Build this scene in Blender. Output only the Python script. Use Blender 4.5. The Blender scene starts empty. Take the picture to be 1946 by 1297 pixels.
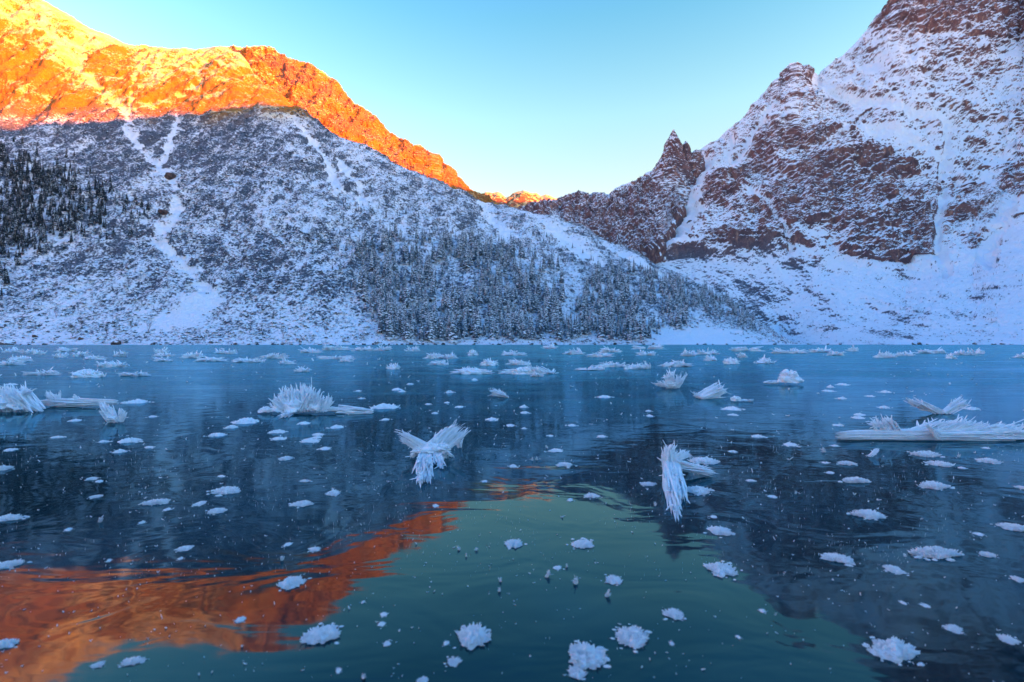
import bpy, math, random
import numpy as np
from mathutils import Vector

# ------------------------------------------------------------------ camera, sky, sun, exposure
scene = bpy.context.scene
col = scene.collection
CAM_H = 0.35            # metres above the ice
F = 919.0               # focal length in pixels of the 1946 px wide photograph
HZ = 655.0              # horizon row
cam_d = bpy.data.cameras.new('camera')
cam = bpy.data.objects.new('camera', cam_d)
col.objects.link(cam)
cam.location = (0, 0, CAM_H)
cam.rotation_euler = (math.radians(90), 0, 0)
cam_d.sensor_width = 36.0
cam_d.lens = F / 1946 * 36.0
cam_d.shift_y = (HZ - 648.5) / 1946
cam_d.clip_start = 0.02
cam_d.clip_end = 20000
cam_d.dof.use_dof = True
cam_d.dof.focus_distance = 2.2
cam_d.dof.aperture_fstop = 7.0
scene.camera = cam

SUN_AZ = (0.914, -0.406)
SUN_EL = math.radians(6.0)
world = bpy.data.worlds.new('World')
scene.world = world
world.use_nodes = True
wn, wl = world.node_tree.nodes, world.node_tree.links
wn.clear()
sky = wn.new('ShaderNodeTexSky')
sky.sky_type = 'NISHITA'
sky.sun_disc = False
sky.sun_elevation = math.radians(9)
sky.sun_rotation = math.atan2(SUN_AZ[0], SUN_AZ[1])
sky.air_density = 1.0
sky.dust_density = 0.6
sky.ozone_density = 3.0
# the evening air: the same all the way round, cream at the horizon, cyan above, deeper blue overhead
wc = wn.new('ShaderNodeTexCoord'); wsep = wn.new('ShaderNodeSeparateXYZ')
ramp = wn.new('ShaderNodeValToRGB')
els = [(0.0, (0.60, 0.34, 0.34)), (0.16, (0.72, 0.42, 0.34)), (0.29, (0.96, 0.60, 0.34)), (0.42, (0.78, 0.69, 0.44)), (0.56, (0.42, 0.59, 0.47)), (0.80, (0.08, 0.42, 0.80)), (1.0, (0.07, 0.43, 0.86))]
while len(ramp.color_ramp.elements) < len(els): ramp.color_ramp.elements.new(0.5)
for e, (p, c) in zip(ramp.color_ramp.elements, els):
    e.position = p; e.color = (*c, 1)
tint = wn.new('ShaderNodeMix'); tint.data_type = 'RGBA'; tint.blend_type = 'MULTIPLY'
tint.inputs[0].default_value = 1.0
bg = wn.new('ShaderNodeBackground')
bg.inputs['Strength'].default_value = 0.15
wo = wn.new('ShaderNodeOutputWorld')
wl.new(wc.outputs['Generated'], wsep.inputs[0])
wl.new(wsep.outputs[2], ramp.inputs[0])
wl.new(sky.outputs[0], tint.inputs[6])
wl.new(ramp.outputs[0], tint.inputs[7])
wl.new(tint.outputs[2], bg.inputs['Color'])
wl.new(bg.outputs[0], wo.inputs['Surface'])

sun_d = bpy.data.lights.new('sun', 'SUN')
sun_d.energy = 5.0
sun_d.angle = math.radians(0.5)
sun_d.color = (1.0, 0.17, 0.008)
sun = bpy.data.objects.new('sun', sun_d)
col.objects.link(sun)
sdir = Vector((SUN_AZ[0] * math.cos(SUN_EL), SUN_AZ[1] * math.cos(SUN_EL), math.sin(SUN_EL)))
sun.rotation_euler = sdir.to_track_quat('Z', 'Y').to_euler()
sun.location = sdir * 3000

scene.view_settings.view_transform = 'Standard'
scene.view_settings.look = 'None'
scene.view_settings.exposure = 2.95
scene.view_settings.gamma = 1.0
scene.render.engine = 'CYCLES'
scene.cycles.max_bounces = 6

rnd = random.Random(7)
rs = np.random.RandomState(11)

# ------------------------------------------------------------------ helpers
def tag(o, label=None, cat=None, group=None, kind=None):
    if label: o['label'] = label
    if cat: o['category'] = cat
    if group: o['group'] = group
    if kind: o['kind'] = kind
    return o

def mesh_np(name, verts, faces, mat=None, smooth=True, attrs=None):
    """fast mesh from numpy: verts (n,3), faces (m,k)"""
    me = bpy.data.meshes.new(name)
    verts = np.ascontiguousarray(verts, dtype=np.float32)
    faces = np.ascontiguousarray(faces, dtype=np.int32)
    n, (m, k) = len(verts), faces.shape
    me.vertices.add(n); me.vertices.foreach_set('co', verts.ravel())
    me.loops.add(m * k); me.loops.foreach_set('vertex_index', faces.ravel())
    me.polygons.add(m)
    me.polygons.foreach_set('loop_start', np.arange(0, m * k, k, dtype=np.int32))
    me.polygons.foreach_set('loop_total', np.full(m, k, dtype=np.int32))
    me.polygons.foreach_set('use_smooth', np.full(m, smooth, dtype=bool))
    if attrs:
        for an, av in attrs.items():
            a = me.attributes.new(an, 'FLOAT', 'POINT')
            a.data.foreach_set('value', np.ascontiguousarray(av, dtype=np.float32).ravel())
    me.update(calc_edges=True)
    me.validate()
    if mat: me.materials.append(mat)
    return me

def obj(name, me, parent=None, loc=None):
    o = bpy.data.objects.new(name, me)
    col.objects.link(o)
    if parent: o.parent = parent
    if loc is not None: o.location = loc
    return o

_perm = np.random.RandomState(5).permutation(256).astype(np.int32)
_perm = np.concatenate([_perm, _perm, _perm])
_g = np.random.RandomState(6).normal(size=(256, 3)).astype(np.float32)
_g /= np.linalg.norm(_g, axis=1)[:, None]

def perlin(x, y, z):
    x = np.asarray(x, np.float32); y = np.asarray(y, np.float32); z = np.asarray(z, np.float32)
    xi = np.floor(x).astype(np.int32); yi = np.floor(y).astype(np.int32); zi = np.floor(z).astype(np.int32)
    xf = x - xi; yf = y - yi; zf = z - zi
    xi &= 255; yi &= 255; zi &= 255
    f = lambda t: t * t * t * (t * (t * 6 - 15) + 10)
    u, v, w = f(xf), f(yf), f(zf)
    def gd(dx, dy, dz):
        h = _perm[_perm[_perm[xi + dx] + yi + dy] + zi + dz]
        g = _g[h]
        return g[..., 0] * (xf - dx) + g[..., 1] * (yf - dy) + g[..., 2] * (zf - dz)
    l = lambda a, b, t: a + t * (b - a)
    return l(l(l(gd(0,0,0), gd(1,0,0), u), l(gd(0,1,0), gd(1,1,0), u), v),
             l(l(gd(0,0,1), gd(1,0,1), u), l(gd(0,1,1), gd(1,1,1), u), v), w) * 1.5

def fbm(p, wl, octaves=4, gain=0.5, ridged=False, stretch=(1, 1, 1), seed=0.0):
    x, y, z = (p[..., i] / (wl * stretch[i]) + seed * (i + 1.37) for i in range(3))
    out = 0; a = 1.0; tot = 0
    for o in range(octaves):
        n = perlin(x, y, z)
        if ridged: n = 1 - 2 * np.abs(n)
        out = out + a * n; tot += a
        a *= gain; x = x * 2.03; y = y * 2.03; z = z * 2.03
    return out / tot

def sstep(e0, e1, x):
    t = np.clip((x - e0) / (e1 - e0), 0, 1)
    return t * t * (3 - 2 * t)

def dist_poly(u, v, pts):
    d = np.full(u.shape, 1e9, np.float32)
    for (a, b), (c, e) in zip(pts[:-1], pts[1:]):
        dx, dy = c - a, e - b
        t = np.clip(((u - a) * dx + (v - b) * dy) / (dx * dx + dy * dy + 1e-9), 0, 1)
        d = np.minimum(d, np.hypot(u - a - t * dx, v - b - t * dy))
    return d

def sd_polygon(u, v, pts):
    """positive inside"""
    d = dist_poly(u, v, pts + [pts[0]])
    ins = np.zeros(u.shape, bool)
    n = len(pts)
    for i in range(n):
        x0, y0 = pts[i]; x1, y1 = pts[(i + 1) % n]
        c = ((y0 > v) != (y1 > v))
        with np.errstate(divide='ignore', invalid='ignore'):
            xi = (x1 - x0) * (v - y0) / (y1 - y0 + 1e-12) + x0
        ins ^= c & (u < xi)
    return np.where(ins, d, -d)

def curve(pts, us):
    pts = sorted(pts)
    a = np.array(pts, float)
    v = np.interp(us, a[:, 0], a[:, 1]); d = np.interp(us, a[:, 0], a[:, 2])
    return v, d

def p3(u, v, d):
    return np.stack([(u - 973) / F * d, d + 0 * u, CAM_H + (HZ - v) / F * d], -1)

def proj(P):
    return 973 + P[..., 0] / P[..., 1] * F, HZ - (P[..., 2] - CAM_H) / P[..., 1] * F

FLAT = True
class Loft:
    """a mountainside lofted between 3-D guide lines, then broken up with world-space relief"""
    def __init__(self, u0, u1, nu, curves, rows, powers=None):
        us = np.linspace(u0, u1, nu)
        C = [p3(us, *curve(c, us)) for c in curves]
        out = []
        for k in range(len(C) - 1):
            n = rows[k]
            t = np.linspace(0, 1, n, endpoint=(k == len(C) - 2))[:, None, None]
            pw = (powers or {}).get(k, 1.0)
            q = C[k] + (C[k + 1] - C[k]) * t
            if pw != 1.0:
                q[..., 2] = C[k][..., 2] + (C[k + 1][..., 2] - C[k][..., 2]) * t[..., 0] ** pw
            out.append(q)
        self.P = np.concatenate(out, 0)
        # soften the creases between the guide lines a little
        self.base_uv()
    def smooth(self, n):
        P = self.P
        for _ in range(n):
            Q = P.copy()
            Q[1:-1] = 0.25 * P[:-2] + 0.5 * P[1:-1] + 0.25 * P[2:]
            P = Q
        self.P = P; self.base_uv()
    def base_uv(self):
        self.U, self.V = proj(self.P)
    def normals(self):
        P = self.P
        a = np.gradient(P, axis=1); b = np.gradient(P, axis=0)
        n = np.cross(a, b)
        n /= np.linalg.norm(n, axis=-1)[..., None] + 1e-9
        return np.where((n[..., 1:2] > 0) & (n[..., 2:3] < 0), -n, n)
    def build(self, name, mat, attrs, smooth=True):
        nr, nc = self.P.shape[:2]
        i = np.arange(nr * nc).reshape(nr, nc)
        f = np.stack([i[:-1, :-1], i[:-1, 1:], i[1:, 1:], i[1:, :-1]], -1).reshape(-1, 4)
        me = mesh_np(name, self.P.reshape(-1, 3), f, mat, smooth, attrs)
        return tag(obj(name, me), kind='structure')
    def finish_lookup(self):
        U, V = proj(self.P)
        self.colU = U[0]
        self.Vd = V
    def hit(self, u, v):
        """first surface point seen at (u, v), or None"""
        j = int(np.clip(np.interp(u, self.colU, np.arange(len(self.colU))), 0, len(self.colU) - 1))
        colv = self.Vd[:, j]
        ok = np.nonzero(colv <= v)[0]
        if len(ok) == 0: return None
        return self.P[ok[0], j]

# ------------------------------------------------------------------ node helpers
def new_mat(name):
    m = bpy.data.materials.new(name)
    m.use_nodes = True
    nt = m.node_tree
    nt.nodes.clear()
    out = nt.nodes.new('ShaderNodeOutputMaterial')
    b = nt.nodes.new('ShaderNodeBsdfPrincipled')
    nt.links.new(b.outputs[0], out.inputs[0])
    return m, nt, b

class N:
    def __init__(self, nt): self.nt = nt
    def sock(self, node, inp, val):
        if hasattr(val, 'is_output') or isinstance(val, bpy.types.NodeSocket):
            self.nt.links.new(val, inp)
        else:
            inp.default_value = val
    def math(self, op, a, b=None, c=None, clamp=False):
        n = self.nt.nodes.new('ShaderNodeMath'); n.operation = op; n.use_clamp = clamp
        for i, x in enumerate((a, b, c)):
            if x is not None: self.sock(n, n.inputs[i], x)
        return n.outputs[0]
    def mix(self, fac, a, b, blend='MIX'):
        n = self.nt.nodes.new('ShaderNodeMix'); n.data_type = 'RGBA'; n.blend_type = blend
        self.sock(n, n.inputs[0], fac)
        self.sock(n, n.inputs[6], a if hasattr(a, 'node') else (*a, 1))
        self.sock(n, n.inputs[7], b if hasattr(b, 'node') else (*b, 1))
        return n.outputs[2]
    def noise(self, vec, scale, detail=4, rough=0.55, dist=0.0):
        n = self.nt.nodes.new('ShaderNodeTexNoise')
        if vec is not None: self.nt.links.new(vec, n.inputs['Vector'])
        n.inputs['Scale'].default_value = scale
        n.inputs['Detail'].default_value = detail
        n.inputs['Roughness'].default_value = rough
        n.inputs['Distortion'].default_value = dist
        return n.outputs['Fac']
    def ramp(self, x, lo, hi, a=0.0, b=1.0, smooth=True):
        n = self.nt.nodes.new('ShaderNodeMapRange')
        n.interpolation_type = 'SMOOTHSTEP' if smooth else 'LINEAR'
        self.sock(n, n.inputs[0], x)
        for i, val in enumerate((lo, hi, a, b)): self.sock(n, n.inputs[i + 1], val)
        return n.outputs[0]
    def attr(self, name):
        n = self.nt.nodes.new('ShaderNodeAttribute'); n.attribute_name = name
        return n.outputs['Fac']
    def coord(self):
        return self.nt.nodes.new('ShaderNodeTexCoord').outputs['Object']
    def pos(self):
        return self.nt.nodes.new('ShaderNodeNewGeometry').outputs['Position']
    def map(self, vec, scale=(1, 1, 1), rot=(0, 0, 0)):
        n = self.nt.nodes.new('ShaderNodeMapping')
        self.nt.links.new(vec, n.inputs[0])
        n.inputs['Scale'].default_value = scale
        n.inputs['Rotation'].default_value = rot
        return n.outputs[0]
    def nz(self):
        g = self.nt.nodes.new('ShaderNodeNewGeometry'); s = self.nt.nodes.new('ShaderNodeSeparateXYZ')
        self.nt.links.new(g.outputs['Normal'], s.inputs[0])
        return s.outputs
    def bump(self, height, strength, distance, normal=None):
        n = self.nt.nodes.new('ShaderNodeBump')
        n.inputs['Strength'].default_value = strength
        n.inputs['Distance'].default_value = distance
        self.nt.links.new(height, n.inputs['Height'])
        if normal is not None: self.nt.links.new(normal, n.inputs['Normal'])
        return n.outputs[0]

SNOW = (0.84, 0.86, 0.90)

def terrain_material(name, thr=0.6, grain=0.55, nzw=1.0, midw=1.0, bigw=0.3, bd=2.4, rock=((0.27, 0.135, 0.12), (0.12, 0.075, 0.085), (0.46, 0.26, 0.19)), fine=0.55, soft=0.07):
    m, nt, b = new_mat(name)
    n = N(nt); c = n.coord()
    nz = n.nz()[2]
    fine_n = n.noise(c, fine, 6, 0.62)
    mid = n.noise(c, 0.07, 5, 0.6)
    big = n.noise(c, 0.012, 3, 0.5)
    k = n.math('ADD', n.math('MULTIPLY_ADD', nz, nzw, 0.8 * (1 - nzw)), n.math('MULTIPLY', n.math('SUBTRACT', fine_n, 0.5), grain * 1.9))
    k = n.math('ADD', k, n.math('MULTIPLY', n.math('SUBTRACT', mid, 0.5), grain * midw))
    k = n.math('ADD', k, n.math('MULTIPLY', n.math('SUBTRACT', big, 0.5), bigw))
    k = n.math('ADD', k, n.attr('snow'))
    sf = n.ramp(k, thr - soft, thr + soft)
    r1 = n.mix(n.ramp(n.noise(c, 0.05, 5, 0.6, 0.8), 0.35, 0.65), rock[0], rock[1])
    r1 = n.mix(n.ramp(n.noise(n.map(c, (1, 1, 0.35)), 0.11, 4, 0.6), 0.55, 0.7), r1, rock[2])
    r1 = n.mix(n.ramp(n.noise(c, 0.6, 4, 0.7), 0.4, 0.75), r1, (0.05, 0.04, 0.045))
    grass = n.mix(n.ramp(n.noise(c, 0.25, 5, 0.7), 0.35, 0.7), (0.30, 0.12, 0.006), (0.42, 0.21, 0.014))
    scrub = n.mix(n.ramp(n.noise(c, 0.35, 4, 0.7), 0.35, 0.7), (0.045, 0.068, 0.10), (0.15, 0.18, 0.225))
    veg = n.mix(n.attr('tawny_sunlit'), scrub, grass)
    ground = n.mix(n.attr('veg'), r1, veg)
    thin = n.math('MULTIPLY', n.attr('tawny_sunlit'), n.ramp(n.noise(c, 0.03, 6, 0.7), 0.25, 0.65, 0.55, 1.0))  # weight of the sun's yellow painted into snow on the lit heights
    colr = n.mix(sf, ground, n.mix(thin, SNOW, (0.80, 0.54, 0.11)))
    nt.links.new(colr, b.inputs['Base Color'])
    nt.links.new(n.ramp(sf, 0, 1, 0.9, 0.55), b.inputs['Roughness'])
    b.inputs['Specular IOR Level'].default_value = 0.25
    h = n.math('ADD', n.math('MULTIPLY', fine_n, 0.6), n.noise(c, 0.2, 5, 0.6))
    nt.links.new(n.bump(h, 0.9, bd), b.inputs['Normal'])
    return m

M_SLOPE = terrain_material('snowy_scrub_slope', thr=0.66, grain=0.78, nzw=0.65, midw=0.5, bigw=0.45, fine=0.35, soft=0.15)
M_CRAG = terrain_material('snowy_crag_rock', thr=0.60, grain=0.42, fine=0.3, midw=0.6, bigw=0.6)
M_FAR = terrain_material('far_ridge_rock', thr=0.62, grain=0.5, fine=0.2)

# ------------------------------------------------------------------ the left mountain: long scrub-covered slope
A = Loft(-260, 1600, 1000, [
    [(-260, 660, 410), (0, 660, 430), (300, 660, 440), (600, 660, 455), (900, 660, 500), (1200, 660, 560), (1400, 660, 610), (1490, 660, 650), (1600, 660, 700)],
    [(-260, 500, 600), (0, 492, 610), (300, 505, 600), (600, 525, 585), (900, 548, 630), (1200, 585, 690), (1400, 625, 700), (1490, 650, 690), (1600, 662, 720)],
    [(-260, 255, 950), (0, 240, 960), (300, 232, 960), (430, 214, 990), (510, 204, 1010), (570, 217, 1020), (620, 248, 1025), (700, 291, 1035), (760, 318, 1040), (830, 350, 1050), (920, 394, 1085),
     (1000, 402, 1100), (1060, 420, 1095), (1100, 436, 1085), (1200, 482, 1000), (1300, 532, 920), (1400, 588, 830), (1470, 630, 750), (1510, 656, 700), (1600, 664, 730)],
    [(-260, -250, 1450), (0, -42, 1350), (85, 0, 1330), (170, 55, 1320), (245, 85, 1320), (300, 92, 1340), (370, 95, 1350), (430, 91, 1345), (455, 104, 1300), (480, 140, 1230), (510, 176, 1140), (570, 226, 1075),
     (620, 258, 1080), (700, 300, 1090), (830, 360, 1100), (920, 404, 1140), (1000, 412, 1150), (1100, 446, 1140), (1200, 492, 1050), (1300, 542, 970), (1400, 600, 880), (1510, 662, 740), (1600, 668, 760)],
    [(-260, -80, 1900), (0, 120, 1800), (300, 230, 1800), (430, 230, 1780), (510, 300, 1500), (700, 400, 1350), (920, 480, 1300), (1200, 560, 1200), (1400, 640, 1000), (1510, 670, 830), (1600, 672, 860)],
], rows=[85, 175, 125, 12], powers={0: 1.25})
A.smooth(6)
U, V, P = A.U, A.V, A.P
wu = fbm(P, 60, 3, seed=2.1) * 9; wv = fbm(P, 60, 3, seed=5.3) * 9
Uw, Vw = U + wu, V + wv
gully = np.zeros(U.shape, np.float32)
gn = fbm(P, 24, 4, 0.6, seed=6.6) * 2.2
for pts, w in [
    ([(90, 60), (135, 110), (165, 150), (215, 190), (248, 222), (252, 262), (285, 305), (322, 335), (345, 375), (338, 425), (300, 462), (345, 505), (395, 560)], 9),
    ([(342, 238), (330, 280), (318, 318)], 8), ([(150, 105), (160, 130), (150, 75)], 8),
    ([(548, 222), (580, 262), (612, 305), (640, 372)], 7), ([(640, 310), (672, 352), (690, 400)], 6),
    ([(918, 398), (942, 428), (962, 455)], 9), ([(1015, 418), (1060, 450), (1100, 478), (1130, 500)], 11),
    ([(1150, 470), (1200, 500), (1260, 530)], 5),
    ([(300, 120), (260, 160), (250, 215)], 5), ([(420, 150), (350, 185), (262, 212)], 6),
]:
    gully = np.maximum(gully, 1 - sstep(0.1 * w, 1.3 * w, dist_poly(Uw, Vw, pts) * (1 - 0.35 * sstep(250, 480, Vw)) + gn * w))
field = np.maximum(sstep(-12, 8, sd_polygon(Uw, Vw, [(265, 625), (320, 598), (390, 568), (425, 572), (370, 608), (300, 630)])),
                   sstep(-14, 10, sd_polygon(Uw, Vw, [(1240, 645), (1330, 622), (1420, 640), (1480, 655), (1250, 655)])))
hgt = np.clip(P[..., 2], 0, None)
shore = sstep(2, 60, hgt)
edge = 1 - 0.75 * np.exp(-((U - 0) * 0 + (V - np.minimum.accumulate(V, 0)) ** 2) / 50.0) * 0
ribs = fbm(P, 150, 4, 0.5, True, (0.55, 1.6, 1.6), 3.0)
mid = fbm(P, 42, 4, 0.55, False, (0.8, 1.3, 1.2), 8.0)
fine = fbm(P, 9, 3, 0.6, False, (1, 1, 1), 12.0)
rough = fbm(P, 26, 4, 0.6, True, (1, 1, 1), 17.0)
upper = sstep(230, 120, V)
crest_row = np.zeros(P.shape[0]); crest_row[:] = 1
ri = np.arange(P.shape[0])
crest_fade = 1 - 0.7 * np.exp(-((ri - 385) / 14.0) ** 2)
crest_fade = crest_fade[:, None] * (1 - 0.6 * sstep(500, 560, U) * np.exp(-((ri - 260) / 12.0) ** 2)[:, None])
crag = sstep(200, 240, V) * 0
disp = shore * (ribs * 15 * (0.35 + 0.65 * sstep(620, 400, V)) * (1 + 0.35 * upper) + mid * (6.5 + 5 * upper) + rough * (3.6 + 3.0 * upper)) + sstep(0, 12, hgt) * fine * 1.5
disp = disp * crest_fade - gully * 4.0 * shore
nrm = A.normals()
A.P = P + nrm * disp[..., None]
A.P[..., 2] = np.where(ri[:, None] < 3, np.minimum(A.P[..., 2], -0.6), A.P[..., 2])
runs = fbm(P, 34, 4, 0.6, False, (0.32, 2.4, 2.4), 27.0)
vegn = fbm(P, 70, 4, 0.55, False, (1, 1, 1), 21.0)
vegn2 = fbm(P, 22, 3, 0.55, False, (1, 1, 1), 25.0)
# scrub patches: thick on the mid slope, thinning towards the shore, broad tawny patches above
mid_band = sstep(640, 430, V) * 0.26 + 0.44
scrub_d = np.clip(mid_band + vegn * 0.55 + vegn2 * 0.35, 0, 1) * (1 - gully) * (1 - field)
up_poly = np.zeros(U.shape, np.float32)
for pl in ([(-260, 60), (0, 40), (40, 70), (100, 130), (150, 180), (230, 215), (250, 240), (-260, 300)],
           [(155, 115), (200, 95), (260, 120), (280, 165), (245, 205), (185, 165)],
           [(255, 190), (300, 175), (400, 150), (470, 140), (560, 205), (560, 235), (250, 235)],
           [(-260, 215), (600, 215), (600, 240), (-260, 260)]):
    up_poly = np.maximum(up_poly, sstep(-10, 12, sd_polygon(Uw, Vw, [(a, b) for a, b in pl])))
snow_a = np.where(V > 225, 0.24 - scrub_d * 0.42, 0.02 - up_poly * 0.24 + vegn * 0.35 + vegn2 * 0.2) + gully * 0.38 + field * 0.6
snow_a = snow_a - 0.12 * sstep(440, 520, V) + 0.08 * vegn * sstep(440, 520, V) + 0.42 * np.clip(runs, -0.25, 1) * shore - 0.13 * sstep(200, 235, V) * sstep(400, 270, V) * sstep(700, 450, U) + 0.10 * sstep(150, 95, V)
tawny_sunlit = sstep(252, 200, V + vegn * 40)  # sunlit-zone mask: ochre grass, plus sun colour painted into the snow
A.build('mountain_left', M_SLOPE, {'snow': snow_a, 'veg': np.clip(0.92 + 0.3 * vegn2, 0, 1), 'tawny_sunlit': tawny_sunlit})
A.scrub = scrub_d
A.finish_lookup()

# ------------------------------------------------------------------ strata relief shared by the crags
def strata(P, period, nvec, warp, seed):
    q = (P[..., 0] * nvec[0] + P[..., 1] * nvec[1] + P[..., 2] * nvec[2]) / period + warp * fbm(P, period * 5, 3, 0.5, False, (1, 1, 1), seed)
    s = q - np.floor(q)
    return np.where(s < 0.72, s / 0.72, (1 - s) / 0.28) - 0.5

# ------------------------------------------------------------------ the sunlit crest behind the left mountain
B = Loft(380, 960, 420, [
    [(380, 190, 1430), (430, 190, 1430), (520, 240, 1330), (620, 300, 1290), (700, 340, 1290), (830, 400, 1290), (930, 440, 1290), (960, 450, 1290)],
    [(380, 110, 1600), (430, 100, 1640), (455, 93, 1640), (475, 97, 1620), (488, 95, 1600), (500, 92, 1600), (516, 97, 1590), (545, 115, 1580), (570, 121, 1570), (590, 128, 1560), (610, 139, 1550), (630, 153, 1550), (655, 184, 1530), (680, 205, 1520),
     (700, 219, 1510), (722, 240, 1500), (742, 256, 1490), (765, 274, 1480), (785, 286, 1470), (796, 281, 1470), (806, 294, 1465), (818, 306, 1465), (825, 300, 1460), (832, 312, 1460), (840, 322, 1460), (850, 328, 1450), (858, 334, 1450),
     (870, 346, 1450), (884, 360, 1450), (900, 374, 1450), (915, 386, 1450), (940, 402, 1450), (960, 412, 1450)],
    [(380, 300, 1900), (600, 330, 1850), (800, 430, 1750), (960, 480, 1700)]], rows=[150, 14])
B.smooth(2)
P = B.P
nrm = B.normals()
ri = np.arange(P.shape[0])[:, None]
fade = 1 - 0.62 * np.exp(-((ri - 149) / 9.0) ** 2)
disp = (fbm(P, 130, 4, 0.5, True, (0.6, 1.4, 2.0), 31.0) * 26 + fbm(P, 40, 5, 0.68, True, (1, 1, 1.5), 33.0) * 14 + strata(P, 30, (0.35, 0.1, 0.93), 2.4, 35.0) * 3.5 + fbm(P, 17, 4, 0.68, True, (1, 1, 1.3), 36.0) * 5.5 + fbm(P, 11, 3, 0.6, False, (1, 1, 1), 37.0) * 3) * fade
Bu, Bv = B.U, B.V
B.P = P + nrm * disp[..., None]
sn = 0.0 + 0.35 * sstep(560, 440, Bu) * sstep(120, 100, Bv + 0 * Bu) + 0.25 * fbm(P, 90, 3, 0.5, False, (1, 1, 1), 39.0)
B.build('mountain_left_crest', M_CRAG, {'snow': sn, 'veg': np.clip(0.55 + fbm(P, 60, 3, seed=41.0), 0, 0.8), 'tawny_sunlit': np.ones(Bu.shape)}, False)

# ------------------------------------------------------------------ far sunlit ridge in the gap
Cc = Loft(820, 1180, 260, [
    [(820, 450, 2650), (1180, 450, 2650)],
    [(820, 392, 2900), (870, 384, 2900), (900, 376, 2900), (914, 371, 2900), (925, 367, 2900), (936, 370, 2900), (947, 367, 2900), (956, 374, 2900), (964, 379, 2900), (974, 370, 2900), (984, 366, 2900), (995, 365, 2900), (1006, 369, 2900),
     (1018, 370, 2900), (1027, 375, 2900), (1038, 371, 2900), (1050, 378, 2900), (1065, 381, 2900), (1085, 388, 2900), (1120, 400, 2900), (1180, 410, 2900)],
    [(820, 440, 3300), (1180, 460, 3300)]], rows=[90, 8])
P = Cc.P
disp = (fbm(P, 130, 5, 0.6, True, (0.7, 1.2, 1.8), 45.0) * 32 + fbm(P, 30, 3, 0.6, False, (1, 1, 1), 47.0) * 9) * (1 - 0.6 * np.exp(-((np.arange(P.shape[0])[:, None] - 89) / 6.0) ** 2))
Cc.P = P + Cc.normals() * disp[..., None]
Cc.build('far_ridge', M_FAR, {'snow': np.full(Cc.U.shape, 0.02), 'veg': np.full(Cc.U.shape, 0.25), 'tawny_sunlit': np.ones(Cc.U.shape)})

# ------------------------------------------------------------------ dark rock shoulder under the pinnacle
D = Loft(960, 1360, 380, [
    [(960, 500, 1145), (1020, 505, 1135), (1130, 532, 1120), (1215, 558, 1100), (1250, 540, 1130), (1268, 510, 1185), (1286, 478, 1235), (1306, 452, 1275), (1330, 436, 1305), (1360, 440, 1315)],
    [(960, 440, 1150), (1020, 445, 1140), (1080, 462, 1130), (1130, 472, 1125), (1190, 492, 1110), (1215, 498, 1105), (1250, 470, 1135), (1268, 440, 1190), (1286, 408, 1240), (1306, 382, 1280), (1330, 366, 1310), (1360, 372, 1320)],
    [(960, 418, 1330), (1000, 402, 1330), (1020, 393, 1330), (1045, 388, 1330), (1062, 387, 1330), (1080, 376, 1330), (1096, 371, 1330), (1105, 369, 1330), (1118, 372, 1330), (1135, 369, 1330), (1150, 371, 1330), (1166, 367, 1330),
     (1180, 356, 1340), (1195, 350, 1345), (1210, 345, 1350), (1228, 334, 1355), (1246, 326, 1360), (1290, 322, 1370), (1325, 335, 1370), (1345, 350, 1380), (1360, 370, 1400)],
    [(960, 470, 1600), (1360, 470, 1600)]], rows=[10, 150, 10])
D.smooth(2)
P = D.P
fade = 1 - 0.65 * np.exp(-((np.arange(P.shape[0])[:, None] - 159) / 9.0) ** 2)
disp = (fbm(P, 85, 5, 0.62, True, (0.55, 1.2, 2.0), 51.0) * 24 + strata(P, 26, (-0.5, 0.1, 0.85), 2.8, 53.0) * 4 + fbm(P, 22, 4, 0.6, True, (1, 1, 1), 55.0) * 9) * fade
Du, Dv = D.U, D.V
D.P = P + D.normals() * disp[..., None]
sn = 0.12 + 0.3 * sstep(-14, 6, sd_polygon(Du, Dv, [(1160, 372), (1210, 345), (1250, 325), (1240, 350), (1190, 370)])) + 0.3 * fbm(P, 60, 3, 0.5, False, (1, 1, 1), 57.0)
sn += 0.45 * (1 - sstep(5, 16, dist_poly(Du, Dv, [(1342, 318), (1330, 370), (1312, 410), (1285, 450)])))
D.build('rock_shoulder', M_CRAG, {'snow': sn, 'veg': np.full(Du.shape, 0.05), 'tawny_sunlit': np.zeros(Du.shape)}, False)

# the pinnacle itself: three leaning teeth of rock fused into one spire
def spire(rows, depth, zb, nseg=80, nr=110, flat=0.75, seed=0.0):
    a = np.array(rows, float)           # v, u_left, u_right
    vs = np.linspace(a[0, 0], zb, nr)
    ul = np.interp(vs, a[:, 0], a[:, 1]); ur = np.interp(vs, a[:, 0], a[:, 2])
    th = np.linspace(0, 2 * math.pi, nseg, endpoint=False)
    cx = ((ul + ur) / 2 - 973) / F * depth; rx = (ur - ul) / 2 / F * depth
    z = CAM_H + (HZ - vs) / F * depth
    x = cx[:, None] + rx[:, None] * np.cos(th); y = depth + flat * rx[:, None] * np.sin(th)
    P = np.stack([x, y, np.repeat(z[:, None], nseg, 1)], -1)
    out = np.stack([np.cos(th), np.sin(th), 0 * th], -1)[None]
    amp = np.clip(rx / 14, 0, 1)[:, None]
    d = ((fbm(P, 34, 4, 0.6, True, (0.6, 0.6, 2.6), seed) - 0.42) * 9 + fbm(P, 9, 3, 0.6, True, (1, 1, 1.6), seed + 3) * 2.0) * amp
    P = P + out * d[..., None]
    i = np.arange(nr * nseg).reshape(nr, nseg); k = np.roll(i, -1, 1)
    f = np.stack([i[:-1], i[1:], k[1:], k[:-1]], -1).reshape(-1, 4)
    return P.reshape(-1, 3), f
sv, sf = [], []
off = 0
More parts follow.
